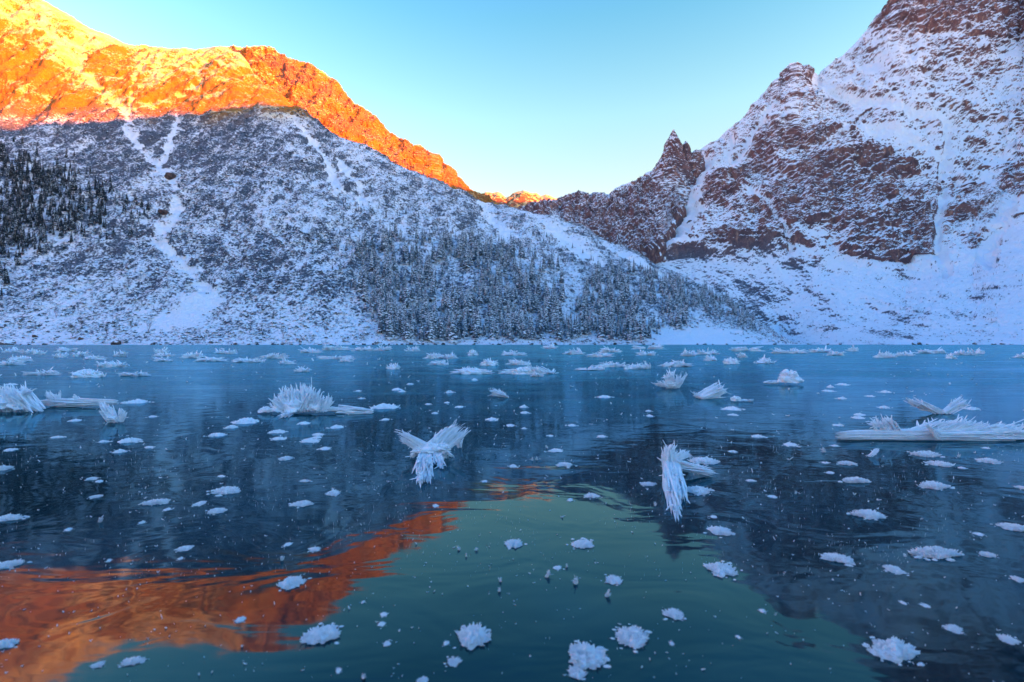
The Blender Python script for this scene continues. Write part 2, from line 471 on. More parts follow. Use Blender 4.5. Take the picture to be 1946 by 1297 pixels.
for rows, dep, zb, sd in [
    ([(246, 1279.5, 1280.5), (257, 1274, 1285), (270, 1268, 1290), (285, 1262, 1296), (305, 1253, 1302), (330, 1239, 1309), (400, 1200, 1330)], 1330, 400, 61.0),
    ([(268, 1302.5, 1303.5), (276, 1298, 1308), (290, 1297, 1312), (320, 1292, 1321), (400, 1270, 1338)], 1335, 372, 67.0),
    ([(286, 1319, 1327), (292, 1313, 1331), (306, 1308, 1335), (325, 1302, 1339), (405, 1285, 1338)], 1335, 366, 71.0)]:
    p, f = spire(rows, dep, zb, seed=sd)
    sv.append(p); sf.append(f + off); off += len(p)
sv = np.concatenate(sv); sf = np.concatenate(sf)
tag(obj('rock_pinnacle', mesh_np('rock_pinnacle', sv, sf, M_CRAG, False, {'snow': 0.14 + 0.25 * sstep(470, 400, sv[:, 2]), 'veg': np.zeros(len(sv)), 'tawny_sunlit': np.zeros(len(sv))})), kind='structure')

# ------------------------------------------------------------------ the right mountain
E = Loft(1080, 2320, 860, [
    [(1080, 465, 1180), (1200, 512, 1090), (1300, 562, 1000), (1400, 622, 900), (1440, 640, 860), (1480, 655, 820), (1530, 661, 760), (1600, 661, 690), (1700, 661, 620), (1946, 661, 540), (2320, 661, 470)],
    [(1080, 452, 1230), (1200, 474, 1160), (1260, 482, 1140), (1300, 472, 1130), (1340, 472, 1110), (1420, 472, 1070), (1480, 466, 1050), (1560, 486, 1000), (1640, 512, 960), (1720, 522, 940), (1790, 492, 930), (1850, 494, 910),
     (1900, 450, 920), (1946, 430, 910), (2100, 400, 900), (2320, 380, 860)],
    [(1080, 440, 1380), (1200, 440, 1350), (1270, 440, 1300), (1310, 400, 1260), (1338, 345, 1300), (1360, 340, 1270), (1420, 335, 1230), (1500, 300, 1210), (1600, 286, 1190), (1700, 330, 1130), (1800, 372, 1090), (1900, 372, 1060), (1946, 350, 1050), (2320, 250, 960)],
    [(1080, 430, 1600), (1250, 400, 1600), (1310, 360, 1500), (1335, 325, 1450), (1341, 294, 1440), (1350, 284, 1440), (1375, 264, 1440), (1388, 248, 1440), (1400, 240, 1435), (1420, 220, 1435), (1440, 204, 1430), (1452, 186, 1440), (1466, 169, 1440), (1474, 160, 1440),
     (1485, 151, 1450), (1496, 140, 1450), (1507, 128, 1450), (1516, 133, 1450), (1530, 137, 1450), (1541, 146, 1450), (1550, 154, 1455), (1562, 146, 1460), (1575, 134, 1460), (1590, 119, 1470), (1602, 110, 1470), (1612, 97, 1475), (1640, 70, 1490), (1662, 44, 1495),
     (1680, 24, 1500), (1700, -2, 1500), (1740, -34, 1500), (1800, -52, 1500), (1870, -40, 1490), (1915, -14, 1480), (1930, 10, 1475), (1945, -6, 1470), (1975, -60, 1450), (2000, -140, 1430), (2120, -190, 1340), (2320, -220, 1160)],
    [(1080, 520, 2000), (1340, 420, 1950), (1600, 300, 2000), (1900, 200, 2050), (2320, 160, 1800)]], rows=[120, 170, 230, 16], powers={0: 1.15})
E.smooth(5)
for _ in range(14):
    Q = E.P.copy(); Q[:, 1:-1] = 0.25 * E.P[:, :-2] + 0.5 * E.P[:, 1:-1] + 0.25 * E.P[:, 2:]
    wq = (sstep(1430, 1350, E.U) * (np.arange(E.P.shape[0])[:, None] < 430))[..., None]
    E.P = E.P + (Q - E.P) * wq
E.base_uv()
U, V, P = E.U, E.V, E.P
wu = fbm(P, 70, 4, seed=72.1) * 16; wv = fbm(P, 70, 4, seed=75.3) * 14
Uw, Vw = U + wu, V + wv
cliff = np.zeros(U.shape, np.float32)
for pl, s in [
    ([(1300, 470), (1318, 400), (1345, 350), (1400, 332), (1440, 300), (1520, 262), (1590, 260), (1650, 300), (1715, 330), (1745, 380), (1760, 440), (1775, 490), (1730, 525), (1660, 520), (1600, 492), (1560, 448), (1505, 455), (1470, 475), (1400, 475)], 1.0),
    ([(1785, 400), (1815, 372), (1860, 368), (1895, 400), (1900, 450), (1870, 490), (1830, 492), (1790, 440)], 1.0),
    ([(1720, 350), (1790, 345), (1800, 380), (1770, 430), (1740, 410)], 0.7),
    ([(1870, 330), (1946, 310), (2000, 330), (2000, 400), (1930, 400), (1880, 370)], 0.8),
    ([(1600, 300), (1660, 285), (1720, 320), (1730, 345), (1680, 350), (1630, 340)], 1.0),
    ([(1640, 75), (1700, -20), (1960, -60), (2000, 60), (1900, 80), (1760, 62)], 1.0),
    ([(1440, 205), (1500, 125), (1550, 150), (1520, 185), (1460, 230), (1400, 262), (1345, 296), (1400, 240)], 0.35),
    ([(1420, 280), (1500, 235), (1540, 250), (1560, 275), (1480, 320), (1430, 330)], 0.7),
    ([(1900, 230), (1990, 150), (1990, 260), (1930, 300)], 0.6),
    ([(1700, 120), (1850, 80), (1900, 95), (1760, 140)], 0.55)]:
    cliff = np.maximum(cliff, s * sstep(-12, 14, sd_polygon(U + wu * 2.0, V + wv * 2.0, pl)))
cliff = cliff * (0.25 + 0.75 * sstep(-0.32, 0.10, fbm(P, 95, 4, 0.6, False, (1.6, 1.0, 0.9), 79.0)))
gul = np.zeros(U.shape, np.float32)
for pts, w in [
    ([(1342, 322), (1332, 372), (1316, 405), (1292, 448), (1230, 480)], 22), ([(1385, 355), (1430, 372), (1460, 405), (1490, 440), (1500, 480)], 7),
    ([(1610, 320), (1660, 345), (1700, 385), (1720, 400)], 6), ([(1790, 250), (1780, 330), (1778, 400), (1775, 470), (1800, 520)], 10),
    ([(1540, 160), (1600, 190), (1700, 215), (1800, 250)], 12), ([(1400, 270), (1380, 320), (1350, 340)], 5), ([(1480, 200), (1440, 260), (1390, 320)], 6),
    ([(1600, 250), (1700, 262), (1790, 330)], 11), ([(1930, 400), (1900, 440), (1880, 500)], 14), ([(1740, 75), (1850, 80), (1940, 100)], 5),
    ([(1560, 290), (1620, 240), (1700, 180)], 4)]:
    gul = np.maximum(gul, 1 - sstep(0.3 * w, 1.3 * w, dist_poly(Uw, Vw, pts)))
row = np.arange(P.shape[0])[:, None]
talus = 1 - sstep(95, 128, row + 0 * U + wv * 0.8)
hgt = np.clip(P[..., 2], 0, None)
shore = sstep(1, 40, hgt)
rk = 1 - talus
bigr = fbm(P, 170, 4, 0.5, True, (0.8, 1.2, 1.6), 81.0)
medr = fbm(P, 48, 4, 0.6, True, (1, 1, 1.2), 83.0)
stm = sstep(-0.25, 0.3, fbm(P, 110, 3, 0.5, False, (1, 1, 1), 99.0))
st1 = strata(P, 38, (-0.48, 0.12, 0.86), 3.0, 85.0)
st2 = strata(P, 16, (-0.52, 0.10, 0.84), 2.6, 87.0)
fin = fbm(P, 9, 3, 0.6, False, (1, 1, 1), 89.0)
shp = fbm(P, 30, 5, 0.68, True, (1.5, 1, 0.8), 90.0)
crest_fade = 1 - 0.6 * np.exp(-((row - 519) / 12.0) ** 2)
disp = rk * (bigr * 30 + medr * (6 + 7 * cliff) + st1 * (3 + 7 * cliff) * stm + st2 * (1.0 + 2.2 * cliff) * (1.2 - stm) + shp * (3.5 + 3 * cliff) + fin * 2.0 + cliff * 6)
disp += talus * shore * (fbm(P, 80, 4, 0.5, False, (0.7, 1.4, 1.4), 91.0) * 12 + fbm(P, 24, 4, 0.6, True, (1, 1, 1), 92.0) * 2.6 + fin * 1.8)
disp = disp * crest_fade - gul * 9 * shore
E.P = P + E.normals() * disp[..., None]
E.P[..., 2] = np.where((row < 3) & (U > 1470), np.minimum(E.P[..., 2], -0.6), E.P[..., 2])
sn = 0.40 - cliff * 0.30 + gul * 0.45 - talus * 0.28 + 0.4 * talus * fbm(P, 40, 4, 0.6, False, (0.4, 2.0, 2.0), 98.0) + 0.15 * fbm(P, 45, 3, 0.5, False, (1, 1, 1), 97.0) + 0.22 * fbm(P, 120, 3, 0.5, False, (1, 1, 1), 93.0)
scr = np.clip(0.36 + 0.9 * fbm(P, 60, 4, 0.55, False, (1, 1, 1), 95.0) + 0.25 * sstep(560, 640, V), 0, 1) * talus * (0.25 + 0.75 * sstep(520, 590, V + wv))
sn -= scr * 0.35
E.scrub = scr
E.build('mountain_right', M_CRAG, {'snow': sn, 'veg': talus * 0.8, 'tawny_sunlit': np.zeros(U.shape)}, False)
E.finish_lookup()

# ------------------------------------------------------------------ the valley wall that closes the cirque on the right, outside the picture; crest shaped to shade lake and slopes, rear arc added to block low sky
rc = [(1560, 1240, 1000), (1640, 1080, 930), (1660, 930, 830), (1650, 800, 750), (1640, 690, 640), (1620, 450, 640), (1620, 200, 715), (1615, 90, 735), (1605, -60, 705), (1595, -200, 695), (1560, -380, 715), (1500, -600, 720), (1300, -1000, 700), (700, -1350, 480), (-200, -1450, 430), (-1000, -1250, 470), (-1600, -650, 620), (-1750, 50, 700)]
rb = [(900, 1000, 20), (800, 800, 0), (760, 720, -3), (720, 640, -3), (660, 480, -3), (620, 330, -3), (620, 100, -3), (620, 20, -3), (620, -50, -3), (610, -150, -3), (590, -280, -3), (520, -500, -3), (350, -700, -3), (150, -800, -3), (-150, -820, -3), (-450, -700, -3), (-700, -350, -3), (-750, 60, -3)]
rk_ = [(2500, 1500, 100), (2600, 1100, 100), (2600, 1000, 100), (2600, 900, 100), (2600, 700, 100), (2600, 450, 100), (2600, 200, 100), (2600, 80, 100), (2600, -50, 100), (2580, -200, 100), (2550, -350, 100), (2400, -900, 100), (2100, -1500, 100), (1000, -2200, 100), (-300, -2300, 100), (-1500, -2000, 100), (-2500, -900, 100), (-2700, 50, 100)]
def resample(pts, n):
    a = np.array(pts, float); t = np.linspace(0, len(a) - 1, n)
    return np.stack([np.interp(t, np.arange(len(a)), a[:, i]) for i in range(3)], -1)
nR = 380
cb, cr, ck = resample(rb, nR), resample(rc, nR), resample(rk_, nR)
t1 = np.linspace(0, 1, 110, endpoint=False)[:, None, None]; t2 = np.linspace(0, 1, 40)[:, None, None]
R = np.concatenate([cb + (cr - cb) * t1, cr + (ck - cr) * t2], 0)
Rn = fbm(R, 160, 5, 0.55, True, (1, 1, 1), 101.0) * 22
rr = np.arange(R.shape[0])[:, None]
R[..., 2] += (Rn * 1.5 - 8) * sstep(0, 12, rr)
i = np.arange(R.shape[0] * nR).reshape(-1, nR)
fq = np.stack([i[:-1, :-1], i[:-1, 1:], i[1:, 1:], i[1:, :-1]], -1).reshape(-1, 4)
zz = np.zeros(R.shape[:2])
tag(obj('unseen_valley_wall', mesh_np('unseen_valley_wall', R.reshape(-1, 3), fq, M_CRAG, True, {'snow': zz + 0.05, 'veg': zz, 'tawny_sunlit': zz})), kind='structure')

# ------------------------------------------------------------------ frozen lake and the ground under everything
m, nt, b = new_mat('black_lake_ice')
nt.nodes.remove(b)
n = N(nt); c = n.coord()
M_ICE = m
sep = nt.nodes.new('ShaderNodeSeparateXYZ'); nt.links.new(c, sep.inputs[0])
# frost film: thin and patchy near the shore the camera stands on, thicker out on the lake
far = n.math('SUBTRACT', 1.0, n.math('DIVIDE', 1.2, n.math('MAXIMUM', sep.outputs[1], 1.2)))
film_n = n.noise(n.map(c, (0.55, 1.0, 1)), 0.55, 5, 0.62, 0.6)
streak = n.noise(n.map(c, (0.35, 1.6, 1)), 1.7, 5, 0.65, 0.4)
film_f = n.noise(c, 14, 5, 0.75)
film = n.math('ADD', n.math('MULTIPLY', far, 0.78), n.math('MULTIPLY', n.math('SUBTRACT', film_n, 0.5), 0.9))
film = n.math('ADD', film, n.math('MULTIPLY', n.math('SUBTRACT', streak, 0.5), 0.8))
film = n.math('ADD', film, n.math('MULTIPLY', n.math('SUBTRACT', film_f, 0.5), 0.55))
film = n.ramp(film, 0.25, 1.05, 0.0, 0.66)
h1 = n.noise(n.map(c, (0.8, 1.3, 1), (0, 0, 0.35)), 5.0, 3, 0.5, 0.8)
h2 = n.noise(n.map(c, (0.5, 1.6, 1), (0, 0, 0.3)), 16.0, 2, 0.5, 0.6)
bmp = n.bump(n.math('ADD', h1, n.math('MULTIPLY', h2, 0.08)), 1.0, 0.0022)
deep = nt.nodes.new('ShaderNodeBsdfDiffuse')
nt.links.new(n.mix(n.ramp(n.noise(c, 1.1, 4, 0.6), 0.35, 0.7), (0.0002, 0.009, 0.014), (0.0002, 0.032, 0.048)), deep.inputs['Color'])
gl = nt.nodes.new('ShaderNodeBsdfGlossy')
gl.inputs['Color'].default_value = (0.42, 0.80, 0.94, 1)
nt.links.new(n.math('ADD', n.math('MULTIPLY', film, 0.30), 0.05), gl.inputs['Roughness'])
nt.links.new(bmp, gl.inputs['Normal'])
fr = nt.nodes.new('ShaderNodeFresnel'); fr.inputs['IOR'].default_value = 1.48
nt.links.new(bmp, fr.inputs['Normal'])
ice = nt.nodes.new('ShaderNodeMixShader'); nt.links.new(fr.outputs[0], ice.inputs[0])
nt.links.new(deep.outputs[0], ice.inputs[1]); nt.links.new(gl.outputs[0], ice.inputs[2])
dif = nt.nodes.new('ShaderNodeBsdfDiffuse')
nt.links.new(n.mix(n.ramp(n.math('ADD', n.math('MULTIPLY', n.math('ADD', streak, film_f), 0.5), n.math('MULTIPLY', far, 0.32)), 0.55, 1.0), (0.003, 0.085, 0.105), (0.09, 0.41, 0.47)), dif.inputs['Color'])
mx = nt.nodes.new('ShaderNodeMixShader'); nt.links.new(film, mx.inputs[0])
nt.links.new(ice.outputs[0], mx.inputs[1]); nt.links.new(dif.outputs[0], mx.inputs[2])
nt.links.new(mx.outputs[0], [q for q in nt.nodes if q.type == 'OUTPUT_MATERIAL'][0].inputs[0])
vv = np.array([(-1600, -1400, 0), (1700, -1400, 0), (1700, 1300, 0), (-1600, 1300, 0)], float)
tag(obj('frozen_lake', mesh_np('frozen_lake', vv, np.array([[0, 1, 2, 3]]), M_ICE, False)), kind='structure')
m, nt, b = new_mat('snow_ground'); n = N(nt)
nt.links.new(n.mix(n.ramp(n.noise(n.coord(), 0.02, 5, 0.6), 0.4, 0.6), SNOW, (0.5, 0.5, 0.52)), b.inputs['Base Color'])
vv = np.array([(-9000, -9000, -3), (9000, -9000, -3), (9000, 9000, -3), (-9000, 9000, -3)], float)
tag(obj('ground', mesh_np('ground', vv, np.array([[0, 1, 2, 3]]), m, False)), kind='structure')

# ------------------------------------------------------------------ plant and stone materials
def snowy(name, dark, light, snow_amt, scale=1.0, rough=0.85):
    m, nt, b = new_mat(name)
    n = N(nt); c = n.pos()
    nz = n.nz()[2]
    f = n.noise(c, 0.9 * scale, 4, 0.7)
    k = n.math('ADD', nz, n.math('MULTIPLY', n.math('SUBTRACT', f, 0.5), 1.5))
    k = n.math('ADD', k, n.math('MULTIPLY', n.math('SUBTRACT', n.noise(c, 0.13, 3, 0.6), 0.5), 1.3))
    sf = n.ramp(k, 0.62 - snow_amt, 0.80 - snow_amt)
    base = n.mix(n.ramp(n.noise(c, 0.5 * scale, 3, 0.6), 0.35, 0.65), dark, light)
    nt.links.new(n.mix(sf, base, SNOW), b.inputs['Base Color'])
    b.inputs['Roughness'].default_value = rough
    b.inputs['Specular IOR Level'].default_value = 0.2
    return m
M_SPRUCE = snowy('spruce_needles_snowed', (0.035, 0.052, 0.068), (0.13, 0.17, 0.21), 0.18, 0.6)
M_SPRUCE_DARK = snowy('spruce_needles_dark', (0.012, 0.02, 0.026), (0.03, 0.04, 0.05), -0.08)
M_SCRUB = snowy('dwarf_pine_scrub', (0.03, 0.042, 0.055), (0.10, 0.11, 0.12), 0.16)
M_BARK = snowy('bark', (0.05, 0.035, 0.03), (0.09, 0.065, 0.05), -0.4)
M_STONE = snowy('shore_stone', (0.05, 0.04, 0.04), (0.14, 0.09, 0.075), 0.0, 0.5)

# ------------------------------------------------------------------ spruces
def spruce_mesh(seed, mat, tiers=13, per=8):
    r = random.Random(seed)
    V, Fc = [], []
    H = 1.0
    for t in range(tiers):
        s = t / (tiers - 1)
        z = 0.10 + 0.86 * s ** 0.92
        R = (0.165 * (1 - s) ** 0.85 + 0.012) * r.uniform(0.85, 1.12)
        k = per if s < 0.75 else 6
        a0 = r.uniform(0, 6.28)
        for j in range(k):
            a = a0 + 6.283 * j / k + r.uniform(-0.2, 0.2)
            L = R * r.uniform(0.65, 1.18); dz = -L * r.uniform(0.35, 0.7)
            z0 = z; z = z + r.uniform(-0.035, 0.035) * (1 - 0.5 * s)
            ca, sa = math.cos(a), math.sin(a); w = L * r.uniform(0.26, 0.4) + 0.004
            i = len(V)
            up = 0.028 * (1 - 0.5 * s)
            V += [(0, 0, z + up), (ca * L * .55 - sa * w, sa * L * .55 + ca * w, z + dz * .45 - .006), (ca * L * .55 + sa * w, sa * L * .55 - ca * w, z + dz * .45 - .006), (ca * L, sa * L, z + dz), (ca * L * .5, sa * L * .5, z + dz * .35 + .012)]
            Fc += [(i, i + 1, i + 4), (i, i + 4, i + 2), (i + 1, i + 3, i + 4), (i + 4, i + 3, i + 2)]
            z = z0
    ci = len(V); V.append((0, 0, 0.9))
    for j in range(7): V.append((0.125 * math.cos(j * 0.8976), 0.125 * math.sin(j * 0.8976), 0.06))
    Fc += [(ci, ci + 1 + j, ci + 1 + (j + 1) % 7) for j in range(7)]
    i = len(V)
    V += [(0.006, 0, 0.94), (-0.004, 0.006, 0.94), (-0.004, -0.006, 0.94), (0, 0, 1.02)]
    Fc += [(i, i + 1, i + 3), (i + 1, i + 2, i + 3), (i + 2, i, i + 3)]
    return np.array(V), np.array(Fc)
def trunk_np():
    V, Fc = [], []
    for k, (z, r0) in enumerate([(-0.06, 0.018), (0.5, 0.010), (0.98, 0.002)]):
        for j in range(6):
            V.append((r0 * math.cos(j * 1.0472), r0 * math.sin(j * 1.0472), z))
    for k in range(2):
        for j in range(6):
            a, b_ = k * 6 + j, k * 6 + (j + 1) % 6
            Fc += [(a, b_, b_ + 6), (a, b_ + 6, a + 6)]
    return np.array(V), np.array(Fc)
spr_np = [spruce_mesh(s, None) for s in range(5)]
crown_me = [mesh_np('spruce_crown', v, f, M_SPRUCE, False) for v, f in spr_np]
crown_dark = [mesh_np('spruce_crown_dark', v, f, M_SPRUCE_DARK, False) for v, f in spr_np]
tv, tf = trunk_np()
trunk_me = mesh_np('spruce_trunk', tv, tf, M_BARK, True)

FOREST_MID = [(690, 645), (712, 585), (668, 545), (660, 500), (730, 458), (800, 452), (880, 462), (960, 478), (1040, 505), (1110, 520), (1190, 520), (1250, 540), (1310, 575), (1300, 620), (1230, 645), (820, 648)]
FOREST_RIGHT = [(1210, 510), (1300, 538), (1400, 552), (1478, 578), (1488, 625), (1440, 630), (1380, 610), (1300, 585)]
FOREST_LEFT = [(0, 285), (60, 300), (120, 330), (185, 345), (210, 385), (195, 430), (130, 452), (60, 475), (-60, 500), (-60, 280)]
FOREST_LEFT2 = [(-60, 480), (22, 485), (30, 530), (10, 565), (-60, 580)]
trees = []
def scatter(poly, n, hmin, hmax, kind, tries=40, keep=None, lay=None):
    xs = [p[0] for p in poly]; ys = [p[1] for p in poly]
    pu = rs.uniform(min(xs), max(xs), n * 4); pv = rs.uniform(min(ys), max(ys), n * 4)
    ok = sd_polygon(pu, pv, poly) > -6 * rs.rand(n * 4)
    if kind in ('mid', 'right'): ok &= perlin(pu / 42, pv / 26, pu * 0 + 3.3) > -0.22
    cnt = 0
    for u, v in zip(pu[ok], pv[ok]):
        if cnt >= n: break
        L = lay or A
        p = L.hit(u, v)
        if p is None or p[2] < 1.0: continue
        if kind == 'right' and lay is None:
            q = E.hit(u, v)
            if q is not None and q[1] < p[1] - 3: p = q
        h = rnd.uniform(hmin, hmax) * (0.8 if rnd.random() < 0.3 else 1.0)
        trees.append((p, h, kind)); cnt += 1
scatter(FOREST_MID, 700, 18, 32, 'mid')
scatter([(720, 648), (740, 600), (900, 590), (1080, 600), (1240, 625), (1240, 650)], 130, 22, 36, 'mid')
scatter(FOREST_RIGHT, 250, 12, 20, 'right')
scatter(FOREST_LEFT, 400, 15, 25, 'left')
scatter([(0, 262), (160, 300), (300, 400), (250, 460), (140, 470), (0, 520)], 130, 10, 20, 'left')
scatter(FOREST_LEFT2, 16, 14, 22, 'left')
scatter([(0, 250), (240, 330), (330, 420), (230, 470), (120, 470)], 36, 8, 15, 'lone')
scatter([(620, 380), (760, 400), (1000, 440), (1200, 520), (1150, 500), (700, 480)], 90, 8, 16, 'lone')
scatter([(560, 440), (700, 450), (690, 560), (600, 500)], 26, 8, 15, 'lone')
scatter([(1360, 520), (1490, 545), (1480, 590), (1400, 570)], 26, 8, 14, 'right')
labels = {
    'mid': ('snow-dusted spruce in the dense conifer stand above the far shore', 'spruces of the stand above the far shore'),
    'right': ('snow-dusted spruce on the low spur below the white avalanche fan', 'spruces of the low right spur'),
    'left': ('dark spruce in the thick black-green wood on the left slope', 'dark spruces of the left slope wood'),
    'lone': ('small lone spruce scattered on the scrubby slope above the conifer stands', 'lone spruces on the open slope')}
trees.sort(key=lambda t: -t[1] / t[0][1])
far_v, far_f, fo = {0: [], 1: []}, {0: [], 1: []}, {0: 0, 1: 0}
nt_ind = 0
for p, h, kind in trees:
    k = rnd.randrange(5); a = rnd.uniform(0, 6.28); wd = rnd.uniform(0.8, 1.2)
    inside = 0 < proj(p[None])[0][0] < 1946
    if nt_ind < 300 and inside:
        e = obj('spruce_tree', None, None, (float(p[0]), float(p[1]), float(p[2]) - 0.3))
        e.rotation_euler = (0, 0, a); e.scale = (h * wd, h * wd, h)
        lb, grp = labels[kind]
        if kind == 'mid':
            tu, tv_ = (float(q[0]) for q in proj(p[None]))
            sz = 'tall' if h > 27 else 'short' if h < 21 else 'middling'
            rank = 'in the front rank by the water' if tv_ > 628 else 'in the second rank' if tv_ > 600 else 'halfway up' if tv_ > 560 else 'near the top of'
            rank += ' of' if rank.endswith('water') or rank.endswith('rank') else '' if rank.endswith('of') else ''
            side = 'left end' if tu < 830 else 'left half' if tu < 950 else 'middle' if tu < 1060 else 'right half' if tu < 1160 else 'right end'
            lb = f'{sz} snow-dusted spruce {rank} the far-shore stand, {side}'
        elif kind == 'left':
            tu, tv_ = (float(q[0]) for q in proj(p[None]))
            lb = f"{'tall' if h > 21 else 'low'} dark spruce in the left slope wood, {'at the picture edge' if tu < 60 else 'in its middle' if tu < 140 else 'at its right border'}, {'upper' if tv_ < 400 else 'lower'} part"
        tag(e, lb, 'spruce', grp)
        obj('trunk', trunk_me, e)
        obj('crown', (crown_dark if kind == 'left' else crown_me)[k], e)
        nt_ind += 1
    else:
        v, f = spr_np[k]
        g = 1 if kind == 'left' else 0
        v = np.concatenate([v, tv]); f = np.concatenate([f, tf + len(spr_np[k][0])])
        ca, sa = math.cos(a), math.sin(a)
        q = np.stack([(v[:, 0] * ca - v[:, 1] * sa) * h * wd, (v[:, 0] * sa + v[:, 1] * ca) * h * wd, v[:, 2] * h], -1) + p - np.array([0, 0, 0.3])
        far_v[g].append(q); far_f[g].append(f + fo[g]); fo[g] += len(v)
for g, (nm, lb) in enumerate([('spruce_forest', 'mass of farther snow-dusted spruces filling the stand on the slope'), ('spruce_wood', 'mass of farther dark spruces in the wood on the left slope')]):
    if far_v[g]:
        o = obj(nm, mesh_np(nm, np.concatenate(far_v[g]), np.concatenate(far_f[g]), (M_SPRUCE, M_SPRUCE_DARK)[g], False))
        tag(o, lb, 'spruces', kind='stuff')

# ------------------------------------------------------------------ dwarf pine scrub: tens of thousands of cushions
def cushion():
    V = [(0, 0, 1.0)]; Fc = []
    for k, (r0, z) in enumerate([(0.6, 0.72), (1.0, 0.15)]):
        for j in range(6):
            a = j * 1.0472 + k * 0.5
            V.append((r0 * math.cos(a), r0 * math.sin(a), z))
    for j in range(6):
        n_ = (j + 1) % 6
        Fc += [(0, 1 + j, 1 + n_), (1 + j, 7 + j, 1 + n_), (1 + n_, 7 + j, 7 + n_)]
    return np.array(V), np.array(Fc)
cv, cf = cushion()
def scrub_on(L, n, name, lb, smin=0.9, smax=2.3):
    nr, nc = L.P.shape[:2]
    ii = rs.randint(2, nr - 14, n * 6); jj = rs.randint(0, nc, n * 6)
    u, v = proj(L.P[ii, jj])
    cell = L.P[ii, jj, 1] ** 0.5
    keep = (rs.rand(n * 6) < L.scrub[ii, jj] ** 1.3) & (u > -40) & (u < 1990) & (L.P[ii, jj, 2] > 1.5) & (v > 205)
    ii, jj = ii[keep][:n], jj[keep][:n]
    n = len(ii)
    p = L.P[ii, jj] + np.concatenate([rs.uniform(-1.2, 1.2, (n, 2)), np.full((n, 1), -0.25)], 1)
    s = rs.uniform(smin, smax, n) * (0.7 + 0.5 * rs.rand(n)); a = rs.uniform(0, 6.28, n)
    jit = 1 + rs.uniform(-0.38, 0.38, (n, len(cv), 1))
    q = cv[None] * jit * np.stack([s, s, s * rs.uniform(0.5, 0.95, n)], -1)[:, None]
    ca, sa = np.cos(a)[:, None], np.sin(a)[:, None]
    q = np.stack([q[..., 0] * ca - q[..., 1] * sa, q[..., 0] * sa + q[..., 1] * ca, q[..., 2]], -1) + p[:, None]
    f = cf[None] + (np.arange(n) * len(cv))[:, None, None]
    o = obj(name, mesh_np(name, q.reshape(-1, 3), f.reshape(-1, 3), M_SCRUB, False))
    tag(o, lb, 'scrub', kind='stuff')
scrub_on(A, 26000, 'dwarf_pine_scrub', 'snow-capped dwarf pine scrub covering the left mountain slope')
scrub_on(E, 6000, 'dwarf_pine_thicket', 'snow-capped scrub and stones on the talus below the right cliffs', 0.7, 1.7)

# ------------------------------------------------------------------ leafless shrubs on the left shore
def bare_shrub(u, v, hpx, label):
    p = A.hit(u, v)
    if p is None: return
    h = hpx / F * p[1]
    root = obj('bare_shrub', None, None, tuple(float(q) for q in p)); tag(root, label, 'shrub', 'leafless shrubs on the shore')
    r = random.Random(int(u))
    def stick(V, Fc, a, b_, r0, r1):
        i = len(V)
        for c_, rr in ((a, r0), (b_, r1)):
            for j in range(3): V.append((c_[0] + rr * math.cos(j * 2.094), c_[1] + rr * math.sin(j * 2.094), c_[2]))
        for j in range(3):
            k_ = (j + 1) % 3; Fc.extend([(i + j, i + k_, i + 3 + k_), (i + j, i + 3 + k_, i + 3 + j)])
    TV, TF, BV, BF = [], [], [], []
    for st in range(4):
        a = r.uniform(0, 6.28); ln = r.uniform(0.1, 0.28) * h
        top = (ln * math.cos(a), ln * math.sin(a), h * r.uniform(0.6, 0.8))
        stick(TV, TF, (0, 0, -0.3), top, 0.10, 0.05)
        for b in range(12):
            t = r.uniform(0.35, 1.0); s0 = tuple(q * t for q in top); a2 = r.uniform(0, 6.28); L2 = h * r.uniform(0.15, 0.34)
            e = (s0[0] + L2 * math.cos(a2) * 0.7, s0[1] + L2 * math.sin(a2) * 0.7, s0[2] + L2 * r.uniform(0.4, 1.0))
            stick(BV, BF, s0, e, 0.05, 0.02)
            for q_ in range(2):
                a3 = r.uniform(0, 6.28); L3 = L2 * 0.6; m_ = tuple((x + y) / 2 for x, y in zip(s0, e))
                stick(BV, BF, m_, (m_[0] + L3 * math.cos(a3) * .7, m_[1] + L3 * math.sin(a3) * .7, m_[2] + L3 * .8), 0.035, 0.015)
    obj('stems', mesh_np('shrub_stems', np.array(TV), np.array(TF), M_BARK, True), root)
    obj('twigs', mesh_np('shrub_twigs', np.array(BV), np.array(BF), M_BARK, True), root)
for u, v, hp, lb in [(283, 632, 28, 'bare fan-shaped shrub on the edge of the white snowfield'), (140, 640, 30, 'bare shrub with forked crown near the left shore boulders'), (205, 640, 26, 'bare shrub above the second dark waterline boulder'),
                     (158, 628, 26, 'bare shrub just behind the fork-crowned shrub on the left shore'), (540, 640, 26, 'bare shrub on the shore left of the spruce stand'), (475, 634, 20, 'low bare shrub on the bank right of the snowfield'),
                     (60, 590, 34, 'tall bare shrub on the slope by the left picture edge'), (110, 604, 24, 'bare shrub on the slope above the left shore boulders'), (620, 636, 22, 'bare shrub closest to the spruce stand on its left')]:
    bare_shrub(u, v, hp, lb)

